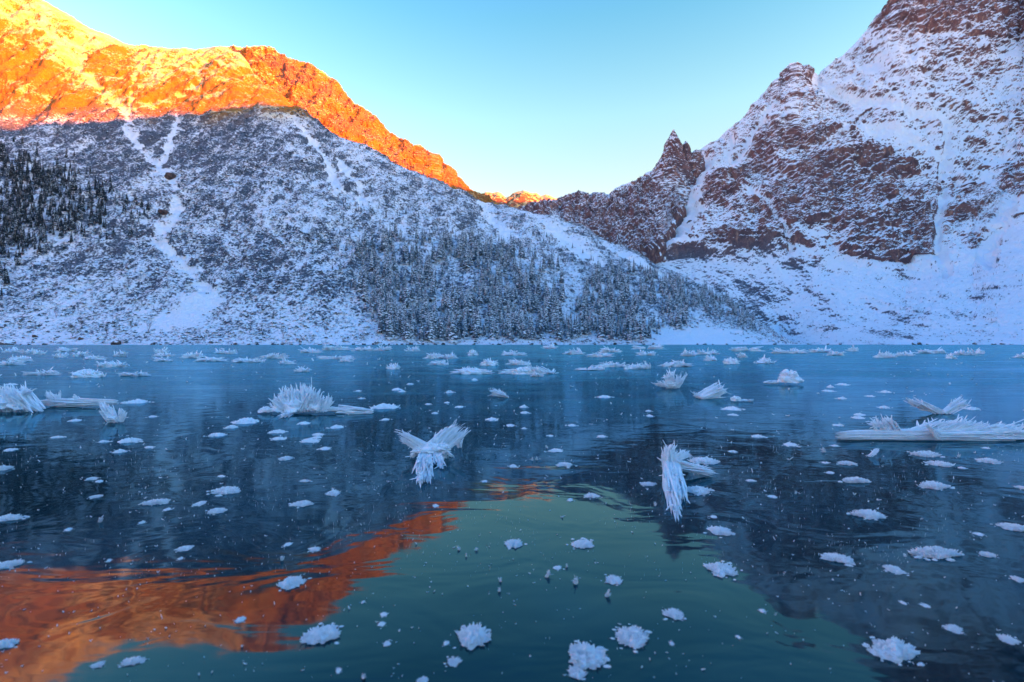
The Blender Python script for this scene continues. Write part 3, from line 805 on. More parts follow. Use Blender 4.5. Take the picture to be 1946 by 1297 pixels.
# ------------------------------------------------------------------ boulders along the shore and two crags on the slope
def rock_mesh(seed, name='boulder'):
    r = np.random.RandomState(seed)
    th = np.linspace(0, 2 * math.pi, 12, endpoint=False); ph = np.linspace(0, math.pi, 8)
    V = np.stack([np.outer(np.sin(ph), np.cos(th)), np.outer(np.sin(ph), np.sin(th)), np.repeat(np.cos(ph)[:, None], 12, 1)], -1)
    for _ in range(9):
        d = r.normal(size=3); d /= np.linalg.norm(d); t = r.uniform(0.55, 0.85)
        k = V @ d
        V = np.where((k > t)[..., None], V - (k - t)[..., None] * d, V)
    V = V * (1 + 0.12 * fbm(V * 3 + seed, 1.0, 2)[..., None])
    i = np.arange(96).reshape(8, 12); k = np.roll(i, -1, 1)
    return mesh_np(name, V.reshape(-1, 3), np.stack([i[:-1], i[1:], k[1:], k[:-1]], -1).reshape(-1, 4), M_STONE, False)
rocks = [rock_mesh(s) for s in range(6)]
def shore_depth(u):
    Lr = A if u < 1500 else E
    j = int(np.argmin(np.abs(Lr.colU - u)))
    c_ = Lr.P[:40, j]
    k = np.nonzero(c_[:, 2] > 0.15)[0]
    return float(c_[k[0], 1]) if len(k) else float(c_[0, 1])
def boulder(u, w, hr, k, label, group=None, v=None, lay=None):
    if v is None:
        d = shore_depth(u) - 1.0; z = 0.0
    else:
        q = (lay or A).hit(u, v); d = float(q[1]); z = float(q[2])
    s = w / F * d / 2
    o = obj('boulder', rocks[k % 6], None, ((u - 973) / F * d, d, z + s * hr * 0.35))
    o.scale = (s, s * 0.8, s * hr); o.rotation_euler = (rnd.uniform(-.2, .2), rnd.uniform(-.2, .2), rnd.uniform(0, 6))
    tag(o, label, 'boulder', group)
boulder(10, 34, 0.5, 0, 'dark reddish flat boulder at the waterline by the left picture edge')
boulder(66, 11, 0.9, 1, 'small upright dark rock on the snowy left shore', v=642)
boulder(153, 13, 0.6, 2, 'small rock on the left shore between two larger dark boulders', v=646)
boulder(220, 20, 0.75, 3, 'dark brown boulder at the waterline, second large one from the left edge')
boulder(322, 24, 0.6, 4, 'dark grey crag block in the snowy gully of the left slope', v=338)
boulder(312, 26, 0.45, 5, 'brown outcrop beside the gully below the dark crag block', v=408)
boulder(1310, 13, 0.7, 1, 'lone dark rock at the foot of the couloir under the pinnacle', v=425, lay=E)
k = 0
for i in range(85):
    u = rnd.uniform(30, 1930)
    if rnd.random() < 0.35: u = rnd.uniform(420, 900)
    if abs(u - 220) < 18: continue
    left = u < 420; mid_ = u < 1250
    seg = ['below the left wood', 'below the white snowfield', 'left of the spruce stand', 'below the left end of the spruce stand', 'below the middle of the spruce stand', 'below the right end of the spruce stand', 'below the low spur', 'below the avalanche fan', 'under the right cliffs', 'by the right picture edge'][min(int(u / 195), 9)]
    lb = ('small dark stone in the waterline row along the left shore' if left else 'small dark stone in the waterline row below the spruce stand' if mid_ else 'small dark stone in the waterline row along the right shore')
    wb = rnd.uniform(4, 11)
    lb = f"{'tiny' if wb < 6.3 else 'small' if wb < 8.6 else 'larger'} dark stone in the waterline row {seg}"
    boulder(u, wb, rnd.uniform(0.5, 0.8), rnd.randrange(6), lb, 'waterline stones ' + seg)

# ------------------------------------------------------------------ frost on the ice
m, nt, b = new_mat('hoar_frost'); M_FROST = m
n = N(nt); c = n.pos()
nt.links.new(n.mix(n.ramp(n.noise(c, 60, 4, 0.7), 0.3, 0.7), (0.80, 0.85, 0.89), (0.95, 0.96, 0.97)), b.inputs['Base Color'])
b.inputs['Roughness'].default_value = 0.55
b.inputs['Subsurface Weight'].default_value = 0.25
b.inputs['Subsurface Radius'].default_value = (0.006, 0.009, 0.012)
b.inputs['Subsurface Scale'].default_value = 1.0
nt.links.new(n.bump(n.noise(c, 330, 4, 0.75), 1.0, 0.004), b.inputs['Normal'])
m, nt, b = new_mat('feather_ice'); M_FEATHER = m
n = N(nt); c = n.pos()
nt.links.new(n.mix(n.ramp(n.noise(c, 35, 4, 0.7), 0.3, 0.7), (0.72, 0.80, 0.86), (0.94, 0.96, 0.97)), b.inputs['Base Color'])
b.inputs['Roughness'].default_value = 0.4
b.inputs['Subsurface Weight'].default_value = 0.3
b.inputs['Subsurface Radius'].default_value = (0.008, 0.012, 0.016)
b.inputs['Subsurface Scale'].default_value = 1.0
nt.links.new(n.bump(n.noise(c, 400, 3, 0.7), 0.5, 0.002), b.inputs['Normal'])

def gdist(v):
    return CAM_H * F / (v - HZ)
def at(u, v, d, dy=0.0):
    """a point seen at (u, v) on an upright plane at distance d; pixels below the plane's foot lie on the ice"""
    dd = d + dy
    z = CAM_H + (HZ - v) / F * dd
    if z < 0.003:
        dd = min(dd, CAM_H * F / (v - HZ)) if v > HZ + 1 else dd
        z = max(CAM_H + (HZ - v) / F * dd, 0.0005)
    return np.array([(u - 973) / F * dd, dd, z])

class Blades:
    """collects tapered needles of ice into one mesh"""
    def __init__(self): self.items = []; self.domes = []
    def needle(self, p, q, r): self.items.append((*p, *q, r))
    def arrays(self):
        a = np.array(self.items, float)
        p, q, r = a[:, :3], a[:, 3:6], a[:, 6]
        d = q - p; L = np.linalg.norm(d, axis=1) + 1e-9; d = d / L[:, None]
        up = np.where(np.abs(d[:, 2:3]) < 0.9, np.array([[0, 0, 1.0]]), np.array([[1.0, 0, 0]]))
        sd = np.cross(d, up); sd /= np.linalg.norm(sd, axis=1)[:, None]; t = np.cross(sd, d)
        n = len(a); k = rs.uniform(0, 6.28, n)
        V = np.empty((n, 13, 3))
        for m_, (fr, rr) in enumerate(((0, 0.75), (0.35, 1.0), (0.82, 0.78))):
            for j in range(4):
                an = k + j * 1.5708
                V[:, m_ * 4 + j] = p + d * (L * fr)[:, None] + sd * (r * rr * np.cos(an))[:, None] + t * (r * rr * 0.7 * np.sin(an))[:, None]
        V[:, 12] = q
        F0 = []
        for k_ in (0, 4):
            for j in range(4):
                x, y = k_ + j, k_ + (j + 1) % 4
                F0 += [(x, y, y + 4), (x, y + 4, x + 4)]
        F0 += [(8 + j, 8 + (j + 1) % 4, 12) for j in range(4)]
        Fc = np.array(F0)[None] + (np.arange(n) * 13)[:, None, None]
        V = V.reshape(-1, 3); Fc = Fc.reshape(-1, 3)
        for dv, df in self.domes:
            Fc = np.concatenate([Fc, df + len(V)]); V = np.concatenate([V, dv])
        return V, Fc
    def dome(self, c, rx, ry, rz):
        th = np.linspace(0, 2 * math.pi, 16, endpoint=False); ph = np.linspace(0.02, 1.75, 8)
        D_ = np.stack([np.outer(np.sin(ph), np.cos(th)), np.outer(np.sin(ph), np.sin(th)), np.repeat(np.cos(ph)[:, None], 16, 1)], -1)
        o = rs.uniform(0, 90)
        D_ = D_ * (1 + 0.45 * perlin(D_[..., 0] * 2.2 + o, D_[..., 1] * 2.2, D_[..., 2] * 2.2)[..., None] + 0.25 * perlin(D_[..., 0] * 6 + o, D_[..., 1] * 6, D_[..., 2] * 6)[..., None])
        Vd = (D_ * np.array([rx, ry, rz])).reshape(-1, 3) + c
        Vd[:, 2] = np.maximum(Vd[:, 2], -0.001)
        i = np.arange(128).reshape(8, 16); k = np.roll(i, -1, 1)
        f = np.stack([i[:-1], i[1:], k[1:], k[:-1]], -1).reshape(-1, 4)
        self.domes.append((Vd, np.concatenate([f[:, [0, 1, 2]], f[:, [0, 2, 3]]])))
    def plate(self, b0, b1, t0, t1, n, r, jag=0.26, thick=0.0, jit=0.7, barb=1):
        """a slab of parallel needles from the edge b0-b1 to the edge t0-t1"""
        n = int(n * 2.2); r = r * 0.75
        for k in range(n):
            t = (k + rs.uniform(-0.5, 0.5)) / max(n - 1, 1); t = min(max(t, 0), 1)
            p = b0 + (b1 - b0) * t; q = t0 + (t1 - t0) * t
            q = p + (q - p) * rs.uniform(1 - jag, 1 + jag * 0.25)
            L = np.linalg.norm(q - p)
            off = np.array([rs.normal() * 0.3, rs.normal(), abs(rs.normal()) * 0.7]) * thick
            w = rs.normal(size=3) * r * jit * 3
            p2, q2 = p + off, q + off + w
            p2[2] = max(p2[2], 0.0); q2[2] = max(q2[2], 0.0005)
            self.needle(p2, q2, r * rs.uniform(0.7, 1.3))
            for _b in range(barb):
                t_ = rs.uniform(0.25, 0.95); a_ = p2 + (q2 - p2) * t_
                w_ = rs.normal(size=3) * 2.6 * r + (q2 - p2) / (L + 1e-6) * min(0.2 * L, 7 * r)
                e_ = a_ + w_; e_[2] = max(e_[2], 0.002)
                self.needle(a_, e_, r * rs.uniform(0.5, 0.9))
    def tuft(self, c, rad, n, r, flat=0.8, up=0.25):
        """short needles bristling from a mound"""
        n = int(n * 1.5); r = r * 0.7
        self.dome(c, rad * 0.8, rad * 0.62, rad * flat * 0.75)
        for k in range(n):
            d = rs.normal(size=3); d[2] = abs(d[2]) * flat + up; d /= np.linalg.norm(d)
            L = rad * np.array([1, 0.8, flat]) * rs.uniform(0.5, 0.98)
            q = c + d * L; q[2] = max(q[2], 0.003)
            p = c + d * L * 0.45; p[2] = max(p[2], 0.001)
            self.needle(p, q, r * rs.uniform(0.7, 1.4))
    def build(self, name, origin, parent):
        v_, f_ = self.arrays()
        me = mesh_np(name, v_ - origin, f_, M_FEATHER, False)
        return obj(name, me, parent)

def crystal(name, label, vbase, ucen, parts, cat='ice crystal', group=None):
    """parts: (part name, kind, data); pixel corners are turned into points standing at the crystal's own distance"""
    d = gdist(vbase); px = d / F
    org = np.array([(ucen - 973) / F * d, d, 0.0])
    root = obj(name, None, None, tuple(org))
    tag(root, label, cat, group)
    for nm, kind, a in parts:
        B_ = Blades()
        if kind == 'plate':
            c0, c1, c2, c3, nn, rp = a[:6]
            dy0, dy1 = (a[6], a[7]) if len(a) > 7 else (0, 0)
            th = a[8] if len(a) > 8 else 2.4
            B_.plate(at(*c0, d, dy0 * px), at(*c1, d, dy0 * px), at(*c2, d, dy1 * px), at(*c3, d, dy1 * px), nn, rp * px, thick=th * px)
        elif kind == 'log':
            (p0, p1, rad, nn, rp) = a
            q0, q1 = at(*p0, d), at(*p1, d)
            ax = q1 - q0; L = np.linalg.norm(ax); ax = ax / L
            for k in range(nn):
                t = rs.uniform(0, 0.85); ln = rs.uniform(0.12, 0.4)
                prof = min(1.0, 3.2 * (t + 0.06)) * min(1.0, 1.5 * (1.0 - t) ** 0.8 + 0.12)
                an = rs.uniform(0, 6.28); rr = rad * px * prof * math.sqrt(rs.uniform(0.3, 1))
                o = np.array([0, math.cos(an), math.sin(an)]) * rr
                s_ = q0 + ax * L * t + o; e_ = q0 + ax * L * min(t + ln, 1.0) + o * 0.75
                s_[2] = max(s_[2], 0.002); e_[2] = max(e_[2], 0.002)
                B_.needle(s_, e_, rp * px * rs.uniform(0.7, 1.3))
        elif kind == 'tuft':
            (p0, rad, nn, rp) = a[:4]
            fl = a[4] if len(a) > 4 else 0.8
            B_.tuft(at(*p0, d), rad * px, nn, rp * px, fl)
        B_.build(nm, org, root)
    return root

# the two crystals in the middle distance
crystal('ice_crystal', 'white two-armed feather ice crystal with trailing fronds, left of the orange reflection', 872, 822, [
    ('arm', 'plate', ((822, 850), (806, 866), (764, 822), (758, 834), 34, 2.0, 0, 14)),
    ('arm', 'plate', ((812, 848), (838, 868), (862, 806), (892, 820), 46, 2.0, 4, 40)),
    ('arm', 'plate', ((812, 842), (826, 842), (838, 824), (850, 812), 12, 1.8, 8, 30)),
    ('core', 'tuft', ((818, 856), 24, 130, 2.2, 0.7)),
    ('core', 'tuft', ((840, 852), 17, 70, 2.0, 0.7)),
    ('core', 'tuft', ((796, 858), 15, 60, 2.0, 0.7)),
    ('frond', 'plate', ((796, 862), (818, 862), (796, 905), (818, 900), 34, 3.0)),
    ('frond', 'plate', ((796, 888), (808, 888), (798, 926), (806, 912), 14, 3.0)),
    ('frond', 'plate', ((808, 885), (818, 882), (812, 922), (816, 918), 9, 2.6)),
    ('frond', 'plate', ((822, 860), (836, 862), (838, 892), (842, 888), 16, 2.6)),
    ('frond', 'plate', ((832, 858), (846, 856), (848, 872), (858, 862), 18, 2.2)),
    ('frond', 'plate', ((800, 852), (790, 866), (786, 862), (782, 868), 14, 2.2))], group=None)
crystal('ice_splinter', 'short pointed ice splinter standing right of the two-armed crystal', 852, 873, [
    ('blade', 'plate', ((869, 852), (877, 852), (871, 836), (874, 835), 7, 1.8))], 'ice splinter')
crystal('ice_crystal', 'tall white spear-shaped ice crystal with two side arms, right of the orange reflection', 905, 1278, [
    ('spear', 'plate', ((1262, 905), (1286, 905), (1264, 852), (1272, 848), 40, 2.6, 0, 10)),
    ('spear', 'plate', ((1262, 880), (1290, 882), (1276, 975), (1298, 958), 46, 3.0)),
    ('spear', 'plate', ((1274, 930), (1284, 930), (1285, 990), (1289, 985), 12, 2.6)),
    ('spear', 'plate', ((1261, 892), (1268, 892), (1264, 945), (1270, 940), 9, 2.4)),
    ('arm', 'plate', ((1276, 872), (1282, 880), (1298, 858), (1312, 866), 20, 2.0, 4, 24)),
    ('arm', 'plate', ((1284, 876), (1282, 894), (1350, 896), (1358, 901), 36, 2.0)),
    ('core', 'tuft', ((1274, 884), 16, 60, 2.2, 0.5))])

# ice ridges and feathers farther out
crystal('ice_feather', 'broad white ice feather mound at the left picture edge', 783, 18, [
    ('fan', 'plate', ((-60, 783), (80, 783), (-40, 742), (48, 746), 120, 2.4, 0, 10, 7)),
    ('fan', 'plate', ((34, 776), (82, 783), (22, 745), (40, 752), 40, 2.4, -4, 0, 3)),
    ('spike', 'plate', ((30, 760), (40, 764), (54, 742), (66, 739), 10, 1.6)),
    ('core', 'tuft', ((0, 772), 34, 120, 1.8, 0.8)), ('core', 'tuft', ((36, 774), 24, 90, 1.8, 0.8))], 'ice feather')
crystal('ice_log', 'long log-like ice bar with pinkish tip beside the left mound', 774, 130, [
    ('bar', 'log', ((58, 766), (225, 765), 9, 150, 2.2)),
    ('spike', 'plate', ((100, 764), (110, 764), (88, 748), (94, 746), 10, 1.6)),
    ('spike', 'plate', ((104, 770), (110, 770), (108, 750), (112, 750), 8, 1.5)),
    ('spike', 'plate', ((145, 762), (152, 764), (142, 752), (146, 752), 6, 1.4))], 'ice feather')
crystal('ice_crystal', 'small two-pronged ice crystal in front of the log-like ice bar', 804, 216, [
    ('prong', 'plate', ((208, 804), (226, 804), (190, 772), (206, 772), 34, 2.0, 0, 8)),
    ('prong', 'plate', ((226, 803), (234, 803), (229, 783), (235, 781), 10, 1.9)),
    ('core', 'tuft', ((214, 796), 13, 50, 1.8, 0.8))])
crystal('ice_fan', 'large fan-shaped ice feather with long tail on the left half of the lake', 786, 580, [
    ('fan', 'plate', ((548, 784), (590, 784), (535, 742), (592, 739), 90, 2.4, 0, 12, 5)),
    ('fan', 'plate', ((570, 784), (620, 784), (588, 748), (632, 764), 70, 2.3, -4, 2, 5)),
    ('fan', 'plate', ((530, 784), (566, 784), (514, 766), (534, 752), 50, 2.3, 0, 6, 4)),
    ('lobe', 'tuft', ((505, 782), 15, 70, 2.2, 0.75)),
    ('lobe', 'tuft', ((530, 780), 17, 80, 2.2, 0.8)),
    ('tail', 'log', ((618, 778), (712, 783), 9, 90, 2.0)),
    ('spike', 'plate', ((548, 782), (560, 785), (530, 795), (534, 797), 10, 2.0)),
    ('core', 'tuft', ((560, 778), 26, 120, 1.6, 0.9)), ('core', 'tuft', ((596, 778), 22, 110, 1.6, 0.8)), ('core', 'tuft', ((618, 780), 14, 60, 1.6, 0.8))], 'ice feather')
crystal('ice_log', 'longest ice log with frayed top running off the right picture edge', 836, 1780, [
    ('bar', 'log', ((2030, 828), (1590, 828), 15, 420, 2.6)),
    ('crest', 'plate', ((1700, 828), (1800, 828), (1760, 812), (1840, 800), 90, 2.4, 0, 8, 4)),
    ('crest', 'plate', ((1780, 828), (1900, 828), (1850, 806), (1950, 814), 80, 2.4, 2, 8, 4)),
    ('stub', 'plate', ((1690, 830), (1716, 824), (1664, 802), (1690, 796), 44, 2.2, -4, 4, 2)),
    ('stub', 'plate', ((1668, 806), (1674, 812), (1654, 806), (1658, 812), 14, 2.0)),
    ('splinter', 'plate', ((1762, 812), (1768, 810), (1784, 836), (1789, 836), 12, 2.0, -18, -22))], 'ice feather')
crystal('ice_feather', 'low V-shaped ice feather above the longest ice log on the right', 787, 1790, [
    ('wing', 'plate', ((1774, 787), (1800, 787), (1722, 762), (1752, 766), 34, 2.2, 0, 8)),
    ('wing', 'plate', ((1786, 787), (1806, 787), (1822, 762), (1836, 764), 30, 2.2, 0, 8))], 'ice feather')
crystal('ice_feather', 'slanting ice bar between the star crystal and the fluffy frost ball', 757, 1350, [
    ('bar', 'plate', ((1324, 757), (1336, 759), (1366, 736), (1382, 746), 44, 2.0, 0, 6, 3)),
    ('stub', 'plate', ((1322, 756), (1332, 758), (1318, 748), (1326, 748), 8, 1.6))], 'ice feather')
crystal('frost_ball', 'fluffy round frost ball on the right half of the lake', 731, 1502, [
    ('ball', 'tuft', ((1500, 724), 24, 220, 2.0, 1.0)),
    ('ball', 'tuft', ((1515, 726), 14, 90, 1.8, 0.7)),
    ('tail', 'log', ((1490, 726), (1450, 727), 4, 26, 1.4))], 'frost cluster')
crystal('ice_crystal', 'upright star-shaped ice crystal right of centre before the far floes', 739, 1276, [
    ('ray', 'plate', ((1266, 739), (1286, 739), (1264, 712), (1278, 710), 34, 2.0, 0, 4)),
    ('ray', 'plate', ((1272, 738), (1290, 738), (1290, 720), (1302, 717), 26, 1.8, 0, 4)),
    ('ray', 'plate', ((1260, 736), (1272, 738), (1246, 730), (1252, 724), 12, 1.6)),
    ('core', 'tuft', ((1276, 732), 12, 60, 1.8, 0.8))])
crystal('ice_crystal', 'thin arrow-shaped ice crystal flat on the ice near the centre', 756, 945, [
    ('blade', 'plate', ((962, 756), (966, 756), (928, 744), (936, 744), 16, 1.6)),
    ('blade', 'plate', ((960, 756), (966, 756), (946, 745), (950, 745), 8, 1.4))])
crystal('frost_cluster', 'small frost tuft with a thin tail below the slanting ice bar', 764, 1400, [
    ('tuft', 'tuft', ((1398, 761), 11, 60, 1.6, 0.9)),
    ('tail', 'log', ((1400, 761), (1436, 761), 2.5, 20, 1.3))], 'frost cluster')
crystal('ice_splinter', 'thin slanting ice splinter below the longest ice log', 868, 1661, [
    ('blade', 'plate', ((1650, 869), (1655, 869), (1668, 855), (1672, 856), 9, 1.7))], 'ice splinter')

# floes of feather ice towards the far side: (u, foot row, half width, height, label)
far_list = [
    (165, 717, 34, 24, 'tallest feather-ice heap on the far left ice, twin-peaked'), (78, 713, 40, 8, 'long low ice ridge left of the tall twin-peaked heap'),
    (212, 698, 30, 14, 'feather-ice heap with a tail behind the tall twin-peaked heap'), (257, 715, 34, 9, 'flat pale ice wedge right of the tall twin-peaked heap'),
    (38, 687, 24, 14, 'fluffy frost heap with long arm near the left edge'), (22, 694, 30, 6, 'low ice ridge under the fluffy heap near the left edge'),
    (115, 680, 11, 10, 'small rounded frost tuft left of the far left heaps'), (155, 678, 18, 8, 'small peaked frost ridge behind the twin-peaked heap'),
    (228, 678, 11, 10, 'small steep frost tuft right of the twin-peaked heap'), (180, 684, 22, 9, 'spiky low frost heap just behind the twin-peaked heap'),
    (305, 672, 12, 8, 'small frost dome in the far row left of the white snowfield'), (310, 678, 20, 4, 'flat ice sliver below the small frost dome on the left'),
    (310, 687, 18, 5, 'pale flat ice sliver right of the wide ice wedge'), (365, 681, 26, 14, 'ragged frost heap left of the long ridged floe'),
    (400, 687, 36, 9, 'long frost ridge joined to the ragged heap on the left'), (468, 689, 34, 12, 'dark-bellied frost ridge left of centre'),
    (520, 682, 28, 12, 'ragged tall frost ridge behind the dark-bellied one'), (430, 673, 22, 9, 'peaked frost ridge in the far row behind the long ridge'),
    (590, 671, 26, 10, 'knobbly frost heap in the far row left of centre'), (545, 692, 16, 4, 'small low frost sliver between the ridge and the centre'),
    (640, 683, 36, 4, 'long thin bright ice streak left of centre'), (658, 688, 14, 4, 'short thin ice streak under the long bright one'),
    (572, 707, 16, 8, 'small spiky crystal alone on the ice, left of centre'), (748, 702, 13, 13, 'small open arrow of ice blades left of the centre mounds'),
    (640, 666, 30, 7, 'far frost row below the first spruces'), (690, 667, 22, 8, 'knobbly far frost heap below the spruce stand'),
    (725, 667, 18, 7, 'peaked far frost heap below the spruce stand'), (785, 668, 14, 7, 'pointed far frost tuft below the spruce stand'),
    (825, 682, 22, 12, 'two-humped frost heap above the left centre mound'), (858, 682, 13, 10, 'round frost tuft right of the two-humped heap'),
    (833, 694, 20, 8, 'low frost ridge just above the left centre mound'), (898, 676, 8, 10, 'small upright frost tuft above the centre mounds'),
    (895, 711, 46, 20, 'left one of the two big centre ice mounds, with tapering left wing'), (930, 695, 20, 14, 'spiky frost peak at the right end of the left centre mound'),
    (1000, 711, 54, 24, 'right one of the two big centre ice mounds, with spiky crown'), (985, 694, 26, 12, 'frost ridge behind the right centre mound'),
    (1020, 716, 12, 7, 'small frost lump in front of the right centre mound'), (978, 676, 24, 7, 'thin frost ridge above the right centre mound'),
    (1045, 663, 16, 5, 'far frost tuft near the shore at the centre'), (1090, 674, 22, 9, 'far frost ridge right of the centre mounds'),
    (1140, 679, 28, 10, 'frost ridge with twin bumps right of centre'), (1160, 670, 26, 9, 'ragged far frost row behind the twin-bump ridge'),
    (1155, 698, 26, 11, 'pink-tinged frost ridge right of the centre mounds'), (1118, 704, 28, 7, 'low pale frost wedge left of the crested ridge'),
    (1208, 702, 26, 15, 'crested ice ridge with spiky crown right of centre'), (1285, 697, 36, 14, 'jagged long frost ridge above the star crystal'),
    (1228, 676, 20, 7, 'low peaked frost ridge behind the jagged long ridge'), (1308, 677, 16, 8, 'small frost heap behind the jagged long ridge'),
    (1230, 664, 34, 7, 'knobbly far frost row below the low spur'), (1345, 674, 22, 8, 'wide low far frost heap below the low spur'),
    (1350, 686, 10, 9, 'small round frost lump left of the pointed pyramid'), (1390, 692, 17, 16, 'pointed pyramid-shaped ice lump right of centre'),
    (1412, 680, 8, 7, 'thin slanting ice blade behind the pyramid-shaped lump'), (1452, 691, 14, 13, 'peaked ice lump left of the fluffy frost ball'),
    (1420, 668, 34, 8, 'long ragged far frost row right of centre'), (1500, 672, 36, 10, 'dark-bellied far frost row above the fluffy ball'),
    (1560, 670, 26, 8, 'far frost ridge right of the fluffy ball'), (1590, 676, 18, 7, 'low far frost heap right of the fluffy ball'),
    (1622, 668, 8, 6, 'small far frost tuft on the right ice'), (1680, 680, 20, 13, 'spiky far frost heap on the right ice'),
    (1718, 677, 22, 7, 'dark-bellied low frost ridge on the right ice'), (1770, 672, 30, 9, 'long far frost ridge on the right ice'),
    (1830, 675, 20, 9, 'humped far frost ridge near the right edge'), (1805, 682, 5, 8, 'tiny upright ice blade near the right edge'),
    (1862, 673, 6, 7, 'tiny frost tuft near the right edge'), (1940, 680, 10, 6, 'small frost lump at the right picture edge'),
    (55, 672, 16, 7, 'small peaked frost ridge at the far left'), (25, 670, 18, 6, 'low far frost ridge at the left edge'),
    (72, 674, 10, 6, 'tiny frost ridge right of the far left ridge'), (128, 669, 20, 6, 'thin far frost row on the left ice')]
for u, v, hw, hh_, lb in far_list:
    hh_ = hh_ * 0.72
    d = gdist(v); px = d / F
    org = np.array([(u - 973) / F * d, d, 0.0])
    B_ = Blades()
    flat = hh_ / hw < 0.32
    nb = int(24 + hw * 0.9)
    for k in range(3 if flat else 6):
        uu = u + rs.uniform(-0.62, 0.62) * hw; f_ = 1 - 0.75 * abs(uu - u) / hw
        rr = hh_ * rs.uniform(0.45, 0.85) * f_
        B_.dome(at(uu, v, d, rs.uniform(-3, 6) * px), rr * rs.uniform(0.9, 1.9) * px, rr * px, rr * rs.uniform(0.8, 1.1) * px)
    # ragged body: several overlapping wedges leaning different ways, then bristles on the crown
    for k in range(2 if flat else 4):
        a = u + rs.uniform(-0.75, 0.35) * hw; e = a + rs.uniform(0.4, 0.9) * hw
        tp = v - hh_ * rs.uniform(0.4, 0.85); lean = rs.uniform(-0.7, 0.7) * hw * 0.6
        B_.plate(at(a, v, d), at(e, v, d), at(a + lean, tp, d, rs.uniform(-4, 4) * px), at(e + lean, tp + hh_ * rs.uniform(0, .4), d, rs.uniform(-4, 8) * px), nb // 3, 1.7 * px, jag=0.35, thick=3 * px, barb=0)
    for sgn in (-1, 1):
        B_.plate(at(u + sgn * hw * .1, v - hh_ * .1, d), at(u + sgn * hw * .2, v - hh_ * 0.5, d), at(u + sgn * hw * rs.uniform(.85, 1.05), v, d), at(u + sgn * hw * .7, v - hh_ * .12, d), nb // 4, 1.7 * px, jag=0.35, thick=2 * px, barb=0)
    B_.tuft(at(u + rs.uniform(-.2, .2) * hw, v - hh_ * .25, d), hh_ * 0.8 * px, nb // (4 if flat else 2), 1.5 * px, 0.9)
    if not flat and rs.rand() < 0.6:
        s_ = rs.choice([-1, 1])
        B_.tuft(at(u + s_ * hw * rs.uniform(.3, .6), v - hh_ * .15, d), hh_ * 0.5 * px, nb // 3, 1.4 * px, 0.9)
    v_, f_ = B_.arrays()
    me = mesh_np('feather_ice_heap', v_ - org, f_, M_FEATHER, False)
    tag(obj('feather_ice_heap', me, None, tuple(org)), lb, 'ice heap', 'feather-ice heaps on the far ice')

# ------------------------------------------------------------------ flat frost patches: (u, v, width, height) as seen
patches = [
 (5,889,26,12),(175,909,20,6),(189,914,17,5),(430,932,50,11),(295,954,43,9),(381,955,20,10),(412,970,33,9),(20,983,44,10),(574,956,37,10),(633,935,24,13),(579,914,20,5),(421,905,16,4),(184,943,20,6),(350,1040,25,13),(546,1033,15,8),(598,1043,22,9),(18,1070,44,17),(556,1100,44,27),(10,1220,44,18),(610,1197,62,40),(457,1175,20,12),(187,1261,22,14),(251,1254,40,14),(130,1005,12,8),(271,991,10,10),(318,967,14,6),(344,1060,9,8),(207,1064,9,8),
 (828,960,14,6),(976,1030,36,18),(1107,1030,40,19),(1125,940,26,11),(1084,949,12,7),(1165,1098,32,18),(1060,1077,16,10),(899,1197,60,50),(1111,1234,74,48),(1096,1271,30,26),(1200,1200,52,42),(862,1253,28,18),(803,1290,20,14),(729,1165,13,10),(725,1184,14,11),(735,1220,14,13),(690,1143,8,7),(643,1271,12,14),(848,1220,14,10),(1074,882,30,9),(975,885,18,7),(921,914,12,5),
 (1338,875,48,12),(1325,930,48,13),(1231,919,28,7),(1608,880,32,7),(1568,879,15,4),(1625,913,48,9),(1785,880,40,12),(1763,863,48,9),(1829,889,15,4),(1880,875,36,9),(1777,922,52,12),(1942,926,20,6),(1648,976,56,14),(1468,943,18,6),(1426,913,18,4),(1369,1006,42,20),(1371,1075,52,28),(1591,1059,50,17),(1775,1050,82,16),(1876,1053,30,10),(1928,1000,44,15),(1859,1013,18,9),(1698,1079,32,18),(1282,1162,38,22),(1698,1224,80,44),(1813,1191,30,17),(1915,1211,32,18),(1934,1098,22,13),(1758,1149,17,9),(1716,1144,10,8),(1449,1159,14,9),(1403,1208,9,12),(1357,981,14,6),(1277,1222,10,10),
 (1440,829,24,5),(1503,844,26,8),(1393,858,18,4),(1615,833,26,5),(1593,808,20,4),(1630,794,24,4),(1633,788,20,4),(1680,774,22,5),(1391,777,32,5),(1394,788,18,5),(1575,743,20,4),(1578,735,12,6),(1602,731,22,4),(1653,753,16,4),(1682,745,20,4),(1600,757,16,5),(1348,738,16,4),(1847,777,26,4),(1303,864,20,12),(1587,847,14,4),(1577,898,16,4),(1874,851,12,4),
 (754,740,18,5),(854,745,16,6),(765,744,12,4),(733,773,46,7),(874,773,16,4),(733,797,16,4),(827,785,12,4),(936,796,22,7),(997,784,16,5),(969,808,18,5),(996,814,10,4),(996,773,13,6),(1087,808,18,5),(1143,829,18,5),(1149,754,24,5),(1046,828,14,4),(1056,857,30,4),(1233,781,12,4),(1234,790,14,5),(902,722,12,4),(779,730,12,3),(687,757,12,3),(680,743,12,3),(814,768,12,3),(850,765,12,3),
 (247,837,40,8),(227,858,26,5),(411,826,32,6),(21,854,20,6),(142,799,18,4),(260,764,38,5),(468,800,44,10),(528,820,30,7),(530,833,26,6),(591,837,36,7),(618,852,22,6),(604,826,24,4),(603,831,18,4),(640,811,26,6),(578,804,22,5),(544,870,24,9),(441,811,22,8),(290,792,16,3),(197,839,20,4),(110,831,22,3),(284,850,20,4),(20,731,18,3)]
